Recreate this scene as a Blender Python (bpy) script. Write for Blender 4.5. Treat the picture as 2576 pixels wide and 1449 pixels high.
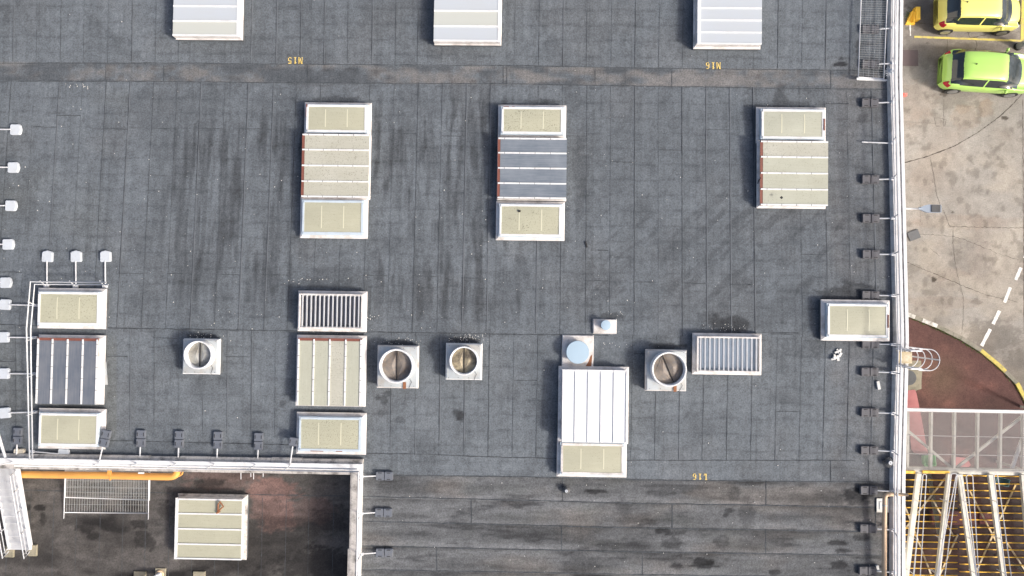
import bpy, math, random
import numpy as np
from mathutils import Vector, Matrix, Euler
R = math.radians
rnd = random.Random(7)
for o in list(bpy.data.objects): bpy.data.objects.remove(o)
scn = bpy.context.scene
col = scn.collection

# ------------------------------------------------------------------ camera
CAMZ = 26.2
F = 1717.0                       # focal length in the 2576 px wide picture
ROT = Euler((R(1.35), R(0.8), R(0.8)), 'XYZ')
cam = bpy.data.cameras.new('Camera'); camo = bpy.data.objects.new('Camera', cam); col.objects.link(camo)
camo.location = (0, 0, CAMZ); camo.rotation_euler = ROT
cam.sensor_width = 36; cam.lens = 36 * F / 2576; cam.clip_end = 2000; cam.clip_start = 0.1
scn.camera = camo
# ------------------------------------------------------------------ world, sun
SUN_EL, SUN_AZ = R(35), math.atan2(-0.42, 0.9)     # direction towards the sun in the xy plane
w = bpy.data.worlds.new('World'); scn.world = w; w.use_nodes = True
nt = w.node_tree; bg = nt.nodes['Background']; sky = nt.nodes.new('ShaderNodeTexSky')
sky.sky_type = 'NISHITA'; sky.sun_disc = False; sky.sun_elevation = SUN_EL
sky.sun_rotation = math.pi/2 - SUN_AZ; sky.dust_density = 6.0; sky.air_density = 0.8; sky.ozone_density = 0.6
nt.links.new(sky.outputs[0], bg.inputs[0]); bg.inputs[1].default_value = 0.135
sl = bpy.data.lights.new('Sun', 'SUN'); sl.energy = 2.5; sl.angle = R(7); sl.color = (1.0, 0.96, 0.9)
so = bpy.data.objects.new('Sun', sl); col.objects.link(so)
sd = Vector((math.cos(SUN_EL)*math.cos(SUN_AZ), math.cos(SUN_EL)*math.sin(SUN_AZ), math.sin(SUN_EL)))
so.rotation_euler = sd.to_track_quat('Z', 'Y').to_euler(); so.location = (20, -10, 30)
scn.view_settings.view_transform = 'Standard'; scn.view_settings.look = 'None'
scn.view_settings.exposure = 0.55; scn.view_settings.gamma = 1.0
scn.render.engine = 'CYCLES'

# ------------------------------------------------------------------ pixel -> world
RM = ROT.to_matrix(); CX, CY = 1288.0, 724.5
GZ = -4.6            # yard level
LZ = -1.0            # lower roof level
def ray(px, py):
    return RM @ Vector(((px-CX)/F, -(py-CY)/F, -1.0))
def W(px, py, z=0.0):
    d = ray(px, py); t = (z-CAMZ)/d.z
    return Vector((d.x*t, d.y*t, z))
Y_V1 = W(1288, 188).y; Y_RG = W(1288, 838, .45).y; Y_V2 = W(1288, 1185, .2).y
SL = 0.045
Z_RG = (Y_V1-Y_RG)*SL; Z_V2 = Z_RG-(Y_RG-Y_V2)*SL
def zr(y):
    if y > Y_V1: return (y-Y_V1)*0.02
    if y > Y_RG: return (Y_V1-y)*SL
    if y > Y_V2: return Z_RG-(Y_RG-y)*SL
    return Z_V2
def P(px, py, h=0.0):            # point on the pitched roof (h above it)
    z = .2
    for _ in range(6):
        v = W(px, py, z+h); z = zr(v.y)
    return W(px, py, z+h)

# ------------------------------------------------------------------ mesh builder
class MB:
    def __init__(s): s.v = []; s.f = []; s.m = []; s.smooth = False
    def add(s, vs, fs, m=0):
        n = len(s.v); s.v += [tuple(v) for v in vs]
        for f in fs: s.f.append(tuple(i+n for i in f)); s.m.append(m)
        return s
    def hexa(s, b, t, m=0):      # bottom 4, top 4 points, ccw from above
        return s.add(list(b)+list(t), [(3,2,1,0),(4,5,6,7),(0,1,5,4),(1,2,6,5),(2,3,7,6),(3,0,4,7)], m)
    def box(s, x0, x1, y0, y1, z0, z1, m=0):
        return s.hexa([(x0,y0,z0),(x1,y0,z0),(x1,y1,z0),(x0,y1,z0)], [(x0,y0,z1),(x1,y0,z1),(x1,y1,z1),(x0,y1,z1)], m)
    def bbox(s, x0, x1, y0, y1, z0, z1, bv=.01, m=0):   # box with a chamfered top edge
        s.hexa([(x0,y0,z0),(x1,y0,z0),(x1,y1,z0),(x0,y1,z0)], [(x0,y0,z1-bv),(x1,y0,z1-bv),(x1,y1,z1-bv),(x0,y1,z1-bv)], m)
        s.f.pop(-5); s.m.pop(-5)
        return s.add([(x0,y0,z1-bv),(x1,y0,z1-bv),(x1,y1,z1-bv),(x0,y1,z1-bv),(x0+bv,y0+bv,z1),(x1-bv,y0+bv,z1),(x1-bv,y1-bv,z1),(x0+bv,y1-bv,z1)],
                     [(4,5,6,7),(0,1,5,4),(1,2,6,5),(2,3,7,6),(3,0,4,7)], m)
    def frust(s, r0, z0, r1, z1, m=0):   # rects (x0,x1,y0,y1)
        a, b = r0, r1
        return s.hexa([(a[0],a[2],z0),(a[1],a[2],z0),(a[1],a[3],z0),(a[0],a[3],z0)], [(b[0],b[2],z1),(b[1],b[2],z1),(b[1],b[3],z1),(b[0],b[3],z1)], m)
    def beam(s, p, q, w, h, m=0):        # rectangular bar from p to q, width w, height h, top at p.z
        p = Vector(p); q = Vector(q); d = q-p; n = Vector((-d.y, d.x, 0)).normalized()*w/2; dn = Vector((0,0,-h))
        a = [p-n, q-n, q+n, p+n]
        return s.hexa([x+dn for x in a], a, m)
    def tube(s, pts, r, n=8, m=0, cap=True):
        pts = [Vector(p) for p in pts]; k = len(s.v); rings = []
        up = Vector((0,0,1))
        for i, p in enumerate(pts):
            a = pts[max(i-1,0)]; b = pts[min(i+1,len(pts)-1)]; d = (b-a).normalized()
            ref = up if abs(d.z) < .95 else Vector((1,0,0))
            e1 = d.cross(ref).normalized(); e2 = d.cross(e1).normalized()
            rr = r[i] if isinstance(r, (list, tuple)) else r
            rings.append([p+(e1*math.cos(2*math.pi*j/n)+e2*math.sin(2*math.pi*j/n))*rr for j in range(n)])
        vs = [v for rg in rings for v in rg]; fs = []
        for i in range(len(pts)-1):
            for j in range(n): fs.append((i*n+j, i*n+(j+1)%n, (i+1)*n+(j+1)%n, (i+1)*n+j))
        if cap: fs.append(tuple(range(n))); fs.append(tuple((len(pts)-1)*n+j for j in reversed(range(n))))
        return s.add(vs, fs, m)
    def prism(s, poly, z0, z1, m=0):
        n = len(poly); vs = [(p[0],p[1],z0) for p in poly]+[(p[0],p[1],z1) for p in poly]
        fs = [tuple(range(n-1,-1,-1)), tuple(range(n,2*n))]+[(i,(i+1)%n,n+(i+1)%n,n+i) for i in range(n)]
        return s.add(vs, fs, m)
    def cyl(s, x, y, r, z0, z1, n=40, m=0, r1=None):
        r1 = r if r1 is None else r1
        vs = [(x+r*math.cos(2*math.pi*i/n), y+r*math.sin(2*math.pi*i/n), z0) for i in range(n)]
        vs += [(x+r1*math.cos(2*math.pi*i/n), y+r1*math.sin(2*math.pi*i/n), z1) for i in range(n)]
        return s.add(vs, [tuple(range(n-1,-1,-1)), tuple(range(n,2*n))]+[(i,(i+1)%n,n+(i+1)%n,n+i) for i in range(n)], m)
    def lathe(s, x, y, prof, n=48, m=0):    # closed profile [(r,z)...]
        k = len(prof); vs = []; fs = []
        for i in range(n):
            a = 2*math.pi*i/n
            vs += [(x+r*math.cos(a), y+r*math.sin(a), z) for r, z in prof]
        for i in range(n):
            for j in range(k):
                fs.append((i*k+j, ((i+1)%n)*k+j, ((i+1)%n)*k+(j+1)%k, i*k+(j+1)%k))
        return s.add(vs, fs, m)
    def ribbon(s, pts, w, z, m=0, jit=0.0):   # flat strip following pts (x,y)
        vs = []; n = len(pts)
        for i, p in enumerate(pts):
            a = pts[max(i-1,0)]; b = pts[min(i+1,n-1)]
            dx, dy = b[0]-a[0], b[1]-a[1]; l = math.hypot(dx,dy) or 1
            ww = w*(1+jit*rnd.uniform(-1,1))/2
            zz = z(p) if callable(z) else z
            vs += [(p[0]-dy/l*ww, p[1]+dx/l*ww, zz), (p[0]+dy/l*ww, p[1]-dx/l*ww, zz)]
        return s.add(vs, [(2*i, 2*i+1, 2*i+3, 2*i+2) for i in range(n-1)], m)
    def build(s, name, mats, parent=None, off=None, label=None, kind=None, smooth=None):
        me = bpy.data.meshes.new(name)
        ox, oy, oz = off if off is not None else (0,0,0)
        me.from_pydata([(a-ox,b-oy,c-oz) for a,b,c in s.v], [], s.f)
        for mm in (mats if isinstance(mats, (list,tuple)) else [mats]): me.materials.append(mm)
        me.polygons.foreach_set('material_index', s.m)
        if smooth or (smooth is None and s.smooth): me.polygons.foreach_set('use_smooth', [True]*len(s.f))
        me.update()
        o = bpy.data.objects.new(name, me); col.objects.link(o)
        if parent: o.parent = parent
        if label: o['label'] = label
        if kind: o['kind'] = kind
        return o
def thing(name, label, cat, loc=(0,0,0), group=None, rz=0.0):
    o = bpy.data.objects.new(name, None); col.objects.link(o); o.location = loc; o.rotation_euler = (0,0,rz)
    o.empty_display_size = .3
    o['label'] = label; o['category'] = cat
    if group: o['group'] = group
    return o
def tag(o, label, cat, group=None):
    o['label'] = label; o['category'] = cat
    if group: o['group'] = group
    return o
def single(mb, name, mats, label, cat, loc, group=None, smooth=None):
    o = mb.build(name, mats, None, loc, smooth=smooth); o.location = loc
    return tag(o, label, cat, group)
def dup_mesh(o, parent):
    c = o.copy(); col.objects.link(c); c.parent = parent; return c
def wob(p, q, step=.25, j=.008):   # wobbly line between two world points
    n = max(2, int((Vector(q)-Vector(p)).length/step)+1); out = []
    for i in range(n):
        t = i/(n-1); out.append((p[0]+(q[0]-p[0])*t+rnd.uniform(-j,j), p[1]+(q[1]-p[1])*t+rnd.uniform(-j,j)))
    return out

# ------------------------------------------------------------------ numpy noise
def vnoise(x, y, seed=0):
    xi = np.floor(x).astype(np.int64); yi = np.floor(y).astype(np.int64); fx = x-xi; fy = y-yi
    fx = fx*fx*(3-2*fx); fy = fy*fy*(3-2*fy)
    def h(a, b):
        n = (a*374761393 + b*668265263 + seed*1442695041) & 0xffffffff
        n = ((n ^ (n >> 13))*1274126177) & 0xffffffff
        return ((n ^ (n >> 16)) & 0xffff)/65535.0
    return (h(xi,yi)*(1-fx)+h(xi+1,yi)*fx)*(1-fy)+(h(xi,yi+1)*(1-fx)+h(xi+1,yi+1)*fx)*fy
def fbm(x, y, seed=0, o=4):
    t = 0; a = .5; s = 0
    for k in range(o):
        t = t+a*vnoise(x*2**k+17.3*k, y*2**k+5.1*k, seed+k); s += a; a *= .5
    return t/s
def sstep(a, b, x):
    t = np.clip((x-a)/(b-a), 0, 1); return t*t*(3-2*t)

# ------------------------------------------------------------------ materials
MATS = {}
class NG:
    def __init__(s, name, rough=.6, metal=0.0, spec=.5):
        s.m = bpy.data.materials.new(name); s.m.use_nodes = True; s.t = s.m.node_tree; s.b = s.t.nodes['Principled BSDF']
        s.b.inputs['Roughness'].default_value = rough; s.b.inputs['Metallic'].default_value = metal
        s.b.inputs['Specular IOR Level'].default_value = spec
        s.tc = None
    def n(s, t, **kw):
        x = s.t.nodes.new(t)
        for k, v in kw.items(): setattr(x, k, v)
        return x
    def l(s, a, b): s.t.links.new(a, b)
    def coord(s, scale=(1,1,1), obj=True):
        if s.tc is None: s.tc = s.n('ShaderNodeTexCoord'); s.geo = s.n('ShaderNodeNewGeometry')
        mp = s.n('ShaderNodeMapping'); mp.inputs['Scale'].default_value = scale
        s.l(s.tc.outputs['Object'] if obj else s.geo.outputs['Position'], mp.inputs[0]); return mp.outputs[0]
    def noise(s, scale, detail=4, rough=.6, aniso=(1,1,1), lo=.35, hi=.65, world=True):
        x = s.n('ShaderNodeTexNoise'); x.inputs['Scale'].default_value = scale; x.inputs['Detail'].default_value = detail
        x.inputs['Roughness'].default_value = rough; s.l(s.coord(aniso, not world), x.inputs['Vector'])
        r = s.n('ShaderNodeMapRange'); r.inputs[1].default_value = lo; r.inputs[2].default_value = hi; s.l(x.outputs[0], r.inputs[0])
        return r.outputs[0]
    def mix(s, fac, a, b, mode='MIX'):
        x = s.n('ShaderNodeMix', data_type='RGBA', blend_type=mode)
        for sock, v in ((x.inputs[0], fac), (x.inputs[6], a), (x.inputs[7], b)):
            if isinstance(v, (int, float)): sock.default_value = v
            elif isinstance(v, tuple): sock.default_value = (*v, 1) if len(v) == 3 else v
            else: s.l(v, sock)
        return x.outputs[2]
    def math(s, op, a, b=0.0, c=None):
        x = s.n('ShaderNodeMath', operation=op)
        for i, v in enumerate((a, b) if c is None else (a, b, c)):
            if isinstance(v, (int, float)): x.inputs[i].default_value = v
            else: s.l(v, x.inputs[i])
        return x.outputs[0]
    def out(s, c, bump=None, bs=.3, bd=.01):
        if isinstance(c, tuple): s.b.inputs['Base Color'].default_value = (*c, 1)
        else: s.l(c, s.b.inputs['Base Color'])
        if bump is not None:
            b = s.n('ShaderNodeBump'); b.inputs['Strength'].default_value = bs; b.inputs['Distance'].default_value = bd
            s.l(bump, b.inputs['Height']); s.l(b.outputs[0], s.b.inputs['Normal'])
        return s.m
def painted(name, c, dirt=(.25,.22,.18), amt=.35, rough=.5, metal=0.0, sc=3.0, fine=30.0):
    g = NG(name, rough, metal)
    a = g.noise(sc, 5, .65, lo=.45, hi=.75); b = g.noise(fine, 3, .6, lo=.5, hi=.8)
    k = g.math('MULTIPLY', a, amt); k2 = g.math('MULTIPLY', b, amt*.5)
    x = g.mix(k, c, dirt); x = g.mix(k2, x, dirt)
    return g.out(x, b, .08)
def attr_surface(name, base, warm, dark, third=None, grain=.35, gs=55.0, rough=.9):
    g = NG(name, rough, 0, .25)
    at = g.n('ShaderNodeAttribute'); at.attribute_name = 'tone'; sp = g.n('ShaderNodeSeparateColor'); g.l(at.outputs['Color'], sp.inputs[0])
    c = g.mix(sp.outputs[1], base, warm)
    if third:
        c = g.mix(g.math('MULTIPLY', at.outputs['Alpha'], 1.0), c, third)
    c = g.mix(sp.outputs[2], c, dark)
    f1 = g.noise(gs, 3, .7, lo=.25, hi=.75); f2 = g.noise(gs*.32, 3, .6, lo=.3, hi=.7); f3 = g.noise(gs*.06, 4, .6, lo=.3, hi=.7)
    k = g.math('MULTIPLY_ADD', f1, grain, 1-grain*.5); k = g.math('MULTIPLY', k, g.math('MULTIPLY_ADD', f2, grain*.7, 1-grain*.35))
    k = g.math('MULTIPLY', k, g.math('MULTIPLY_ADD', f3, grain*.3, 1-grain*.15))
    k = g.math('MULTIPLY', k, g.math('MULTIPLY', sp.outputs[0], 2.0))
    h = g.n('ShaderNodeVectorMath', operation='SCALE'); g.l(c, h.inputs[0]); g.l(k, h.inputs['Scale'])
    return g.out(h.outputs[0], f1, .35, .012)
M = MATS
M['felt'] = attr_surface('roof_felt', (.119,.135,.152), (.152,.143,.137), (.022,.023,.026), (.118,.126,.124), grain=.8)
M['felt_low'] = attr_surface('old_felt', (.092,.086,.082), (.20,.118,.104), (.018,.017,.017), (.14,.128,.118), grain=.75)
M['concrete'] = attr_surface('yard_concrete', (.292,.274,.247), (.25,.195,.155), (.055,.045,.035), (.36,.325,.275), grain=.45)
M['redtar'] = attr_surface('red_asphalt', (.098,.050,.044), (.16,.075,.06), (.045,.03,.026), (.13,.09,.06), grain=.6)
g = NG('felt_lap', .9, 0, .2); k = g.noise(6, 4, .7, lo=.3, hi=.7); M['lap'] = g.out(g.mix(k, (.030,.033,.037), (.095,.107,.120)))
g = NG('felt_lap_light', .9, 0, .2); k = g.noise(5, 4, .7, lo=.3, hi=.7); M['laplight'] = g.out(g.mix(k, (.125,.138,.155), (.155,.168,.185)))
M['white'] = painted('white_paint', (.72,.73,.74), (.33,.30,.27), .35)
M['rail'] = painted('galvanised_rail', (.62,.63,.65), (.38,.38,.38), .3, .4)
M['flash'] = painted('pinkish_flashing', (.67,.645,.63), (.22,.19,.16), .7, .6, sc=2.2)
M['upstand'] = painted('white_bitumen_edge', (.72,.70,.68), (.22,.20,.17), .55, .6, sc=2.6)
M['flashdirty'] = painted('mossy_flashing', (.52,.49,.46), (.05,.045,.04), 1.0, .7, sc=2.6)
M['blue'] = painted('pale_blue_metal', (.48,.56,.63), (.35,.33,.30), .35, .5)
M['capblue'] = painted('pale_blue_cap', (.36,.48,.58), (.32,.40,.47), .25, .45)
M['galv'] = painted('galvanised_sheet', (.47,.51,.53), (.40,.34,.27), .7, .45, .2, sc=2.0)
M['rust'] = painted('red_primer', (.20,.072,.052), (.13,.05,.035), .6, .7)
M['rust2'] = painted('orange_rust', (.24,.10,.045), (.16,.06,.03), .7, .8, sc=9)
M['crackdark'] = painted('crack_dirt', (.050,.040,.032), (.12,.10,.08), .7, .9)
M['curbfelt'] = painted('curb_felt', (.10,.11,.12), (.03,.03,.03), .7, .9)
M['dark'] = painted('dark_gap', (.018,.018,.02), (.04,.035,.03), .4, .8)
M['block'] = painted('grey_rubber_weight', (.100,.100,.112), (.15,.14,.14), .5, .7)
M['blockwhite'] = painted('pale_plastic_weight', (.52,.56,.61), (.42,.42,.40), .35, .5)
M['blockcream'] = painted('cream_weight', (.62,.56,.46), (.4,.35,.28), .5, .6)
M['orange'] = painted('orange_duct_paint', (.72,.35,.085), (.35,.18,.07), .35, .45, sc=1.5)
M['tan'] = painted('tan_pipe_paint', (.70,.50,.32), (.4,.3,.2), .3, .5)
M['yellow'] = painted('yellow_steel_paint', (.90,.54,.045), (.60,.25,.04), .45, .5, sc=2.5)
M['beam'] = painted('weathered_cream_steel', (.62,.60,.53), (.26,.25,.20), .65, .6, sc=1.8)
M['cream_yellow'] = painted('cream_and_yellow_brace', (.50,.44,.33), (.62,.38,.05), 1.0, .6, sc=1.6)
M['slat'] = painted('grating_steel', (.36,.35,.35), (.2,.2,.2), .4, .5)
M['gold'] = painted('yellow_stencil_paint', (.80,.58,.14), (.5,.5,.5), .35, .7, sc=14)
M['roadwhite'] = painted('worn_white_paint', (.78,.76,.72), (.34,.29,.25), .55, .8, sc=5)
M['roadyellow'] = painted('worn_yellow_paint', (.70,.58,.12), (.32,.27,.20), .95, .8, sc=4)
M['kerb'] = painted('old_concrete_kerb', (.26,.24,.20), (.10,.11,.06), .8, .9, sc=3)
M['kerbyellow'] = painted('yellow_kerb_paint', (.58,.47,.10), (.24,.22,.12), 1.3, .8, sc=4)
M['kerbwhite'] = painted('white_kerb_paint', (.62,.60,.56), (.22,.21,.17), 1.0, .8, sc=5)
M['weed'] = painted('green_weed', (.07,.13,.02), (.16,.15,.05), .6, .8, sc=8)
M['concpad'] = painted('mossy_concrete_pad', (.30,.27,.20), (.12,.12,.08), .8, .9, sc=4)
M['iron'] = painted('cast_iron', (.105,.11,.115), (.06,.05,.05), .5, .6, sc=6)
M['brownplate'] = painted('brown_steel_plate', (.115,.085,.085), (.07,.06,.06), .5, .6)
M['carpet'] = painted('pink_carpet', (.46,.19,.185), (.33,.12,.12), .6, .95, sc=2)
M['greenp'] = painted('green_plastic', (.16,.50,.17), (.3,.5,.3), .4, .4)
M['teal'] = painted('teal_plastic', (.13,.40,.43), (.2,.3,.3), .4, .4)
M['redcrate'] = painted('dull_red_sheet', (.26,.075,.075), (.15,.06,.05), .6, .8)
M['wall'] = painted('white_cladding', (.70,.69,.67), (.4,.38,.35), .4, .6)
M['rubber'] = painted('tyre_rubber', (.02,.02,.02), (.05,.05,.05), .4, .8)
M['alloy'] = painted('alloy_wheel', (.55,.56,.58), (.2,.2,.2), .3, .3, .8)
M['black'] = painted('black_plastic', (.010,.010,.010), (.02,.02,.02), .3, .8)
M['lampgrey'] = painted('lamp_grey_metal', (.26,.31,.38), (.2,.22,.25), .3, .45, .2)
M['redbit'] = painted('red_box', (.7,.13,.09), (.6,.5,.5), .8, .6, sc=12)
M['straw'] = painted('lichen_panel', (.52,.43,.27), (.72,.68,.58), 1.0, .9, sc=4, fine=14)
M['pebble'] = painted('white_pebble', (.7,.69,.66), (.4,.4,.38), .5, .8)
# translucent roof-light sheets
def sheet(name, c, fleck, dirt=(.30,.29,.22), rough=.35, lines='x', ribs=.0, dens=.6):
    g = NG(name, rough, 0, .4)
    a = g.noise(1.3, 4, .6, lo=.3, hi=.75); st = g.noise(1.0, 4, .6, (1.2,26,1) if lines == 'x' else (26,1.2,1), lo=.35, hi=.75)
    x = g.mix(g.math('MULTIPLY', a, .35), c, dirt); x = g.mix(g.math('MULTIPLY', st, .30), x, dirt)
    if fleck > 0:
        f = g.noise(27, 2, .5, (1,1,1), lo=dens, hi=dens+.05); big = g.noise(1.6, 3, .6, lo=.35, hi=.6)
        x = g.mix(g.math('MULTIPLY', g.math('MULTIPLY', f, fleck), g.math('MULTIPLY_ADD', big, .6, .4)), x, (.10,.10,.075))
    return g.out(x, st, .05)
M['sheet_clean'] = sheet('cream_sheet_clean', (.43,.425,.325), .35, dens=.62)
M['sheet_fleck'] = sheet('cream_sheet_flecked', (.435,.43,.325), .7, dens=.60)
M['sheet_fleck2'] = sheet('pale_sheet_flecked', (.465,.46,.40), .6, dens=.60)
M['sheet_pale'] = sheet('pale_sheet', (.44,.45,.375), .4, dens=.62)
M['sheet_palev'] = sheet('pale_sheet_upright', (.44,.45,.375), .45, lines='y', dens=.62)
M['sheet_white'] = sheet('opal_sheet', (.45,.49,.54), 0, (.45,.47,.47), .3)
M['sheet_greenish'] = sheet('greenish_opal_sheet', (.47,.49,.46), 0, (.46,.47,.43), .3)
M['sheet_opal'] = sheet('opal_white_sheet', (.74,.76,.78), 0, (.66,.69,.72), .3, lines='y')
M['sheet_blue'] = sheet('blue_grey_sheet', (.125,.15,.185), .0, (.34,.37,.40), .22, dens=.66)
M['sheet_bluev'] = sheet('blue_grey_sheet_upright', (.10,.12,.155), .0, (.27,.27,.28), .22, lines='y', dens=.66)
M['stripe'] = painted('pale_inner_rib', (.58,.57,.43), (.5,.5,.4), .4, .5)
M['glassdk'] = painted('louvre_glass', (.055,.065,.095), (.09,.10,.13), .4, .2)
M['glasslt'] = painted('louvre_glass_light', (.30,.36,.44), (.2,.25,.32), .4, .25)
g = NG('damper_tan', .55, .3); a = g.noise(2.3, 5, .7, lo=.4, hi=.66); b = g.noise(7, 4, .7, lo=.4, hi=.7)
M['damper'] = g.out(g.mix(g.math('MULTIPLY', b, .6), g.mix(a, (.50,.43,.29), (.06,.045,.03)), (.22,.19,.16)))
g = NG('damper_brown', .5, .3); a = g.noise(2.0, 5, .7, lo=.35, hi=.65); b = g.noise(8, 4, .7, lo=.4, hi=.7)
M['damper2'] = g.out(g.mix(g.math('MULTIPLY', b, .5), g.mix(a, (.34,.29,.24), (.08,.055,.04)), (.3,.3,.3)))
g = NG('damper_clean', .5, .4); a = g.noise(2.0, 5, .7, lo=.35, hi=.7)
M['damper3'] = g.out(g.mix(a, (.50,.50,.47), (.26,.24,.20)))
def carpaint(name, c):
    g = NG(name, .32, 0, .5); g.b.inputs['Coat Weight'].default_value = .7; g.b.inputs['Coat Roughness'].default_value = .08
    a = g.noise(60, 2, .5); return g.out(g.mix(g.math('MULTIPLY', a, .06), c, (c[0]*.7, c[1]*.7, c[2]*.7)))
M['cargreen'] = carpaint('lime_car_paint', (.40,.66,.14)); M['caryellow'] = carpaint('lemon_car_paint', (.82,.76,.20))
g = NG('car_glass', .06, 0, .6); g.b.inputs['Coat Weight'].default_value = .5; M['carglass'] = g.out((.018,.024,.028))
g = NG('windscreen_glass', .12, 0, .6); M['windscreen'] = g.out(g.mix(g.noise(1.5, 2, .5, lo=.35, hi=.65, world=False), (.02,.032,.04), (.07,.09,.105)))
M['taillight'] = painted('tail_lens', (.42,.015,.03), (.2,.02,.03), .4, .2)
M['headlight'] = painted('headlamp_lens', (.72,.76,.80), (.4,.42,.45), .5, .15)

# ------------------------------------------------------------------ building
bld = thing('industrial_building', 'large flat roofed industrial building with dark bitumen felt roof and white parapet edge', 'building', (0,0,GZ))
BO = (0,0,GZ)
def grid_mesh(name, x0, x1, y0, y1, step, zf, tonef, mask=None):
    xs = np.arange(x0, x1+step*.5, step); ys = np.arange(y0, y1+step*.5, step)
    X, Y = np.meshgrid(xs, ys); nx, ny = len(xs), len(ys)
    Z = zf(X, Y); co = np.stack([X, Y, Z], -1).reshape(-1,3).astype(np.float32)
    i = np.arange((nx-1)*(ny-1)); a = (i//(nx-1))*nx+(i % (nx-1)); q = np.stack([a, a+1, a+nx+1, a+nx], -1)
    if mask is not None:
        cx = X[:-1,:-1]+step/2; cy = Y[:-1,:-1]+step/2; q = q[mask(cx, cy).reshape(-1)]
    me = bpy.data.meshes.new(name); me.vertices.add(len(co)); me.vertices.foreach_set('co', co.ravel())
    me.loops.add(q.size); me.loops.foreach_set('vertex_index', q.ravel().astype(np.int32))
    me.polygons.add(len(q)); me.polygons.foreach_set('loop_start', np.arange(0, q.size, 4, dtype=np.int32))
    me.polygons.foreach_set('loop_total', np.full(len(q), 4, dtype=np.int32))
    me.update(calc_edges=True)
    T = np.stack(tonef(X, Y), -1).reshape(-1, 4).astype(np.float32)
    at = me.color_attributes.new('tone', 'FLOAT_COLOR', 'POINT'); at.data.foreach_set('color', np.clip(T, 0, 1).ravel())
    return me
def obj_from(me, name, mat, parent=None, loc=(0,0,0)):
    me.materials.append(mat); o = bpy.data.objects.new(name, me); col.objects.link(o); o.location = loc
    if parent: o.parent = parent; o.location = tuple(loc[i]-parent.location[i] for i in range(3))
    return o
def zrn(Y):
    return np.where(Y > Y_V1, (Y-Y_V1)*.02, np.where(Y > Y_RG, (Y_V1-Y)*SL, np.where(Y > Y_V2, Z_RG-(Y_RG-Y)*SL, Z_V2)))
def ell(X, Y, lst, z=None, seed=50):
    m = np.zeros_like(X)
    nz = .6*(fbm(X*2.2, Y*3.5, seed, 4)-.5)+.75*(fbm(X*6, Y*11, seed+7, 4)-.5)
    for e in lst:
        px, py, a, b = e[:4]; s = e[4] if len(e) > 4 else 1.0
        c = P(px, py) if z is None else W(px, py, z); k = 26/F if z is None else (CAMZ-z)/F
        d = np.sqrt(((X-c.x)/(a*k))**2+((Y-c.y)/(b*k))**2)
        m = np.maximum(m, s*sstep(1.05, .70, d+nz*1.1))
    return m
XR = W(2241, 724, .25).x           # inner edge of the eaves upstand
CYX1 = P(882, 1300, .3).x; CYY = P(450, 1186, .3).y   # courtyard (lower roof) opening
x_l = lambda px, py=724: P(px, py).x
BT_ = [(0,159),(450,158.5),(644,161),(1270,165),(1718,173),(1932,175),(2240,178)]
BB_ = [(0,204),(450,205),(644,208),(1288,211),(1500,215),(1770,219),(1932,222),(2240,225)]
yT = P(1288,166).y; yB = P(1288,212).y
ySK = P(1288,1200).y
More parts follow.
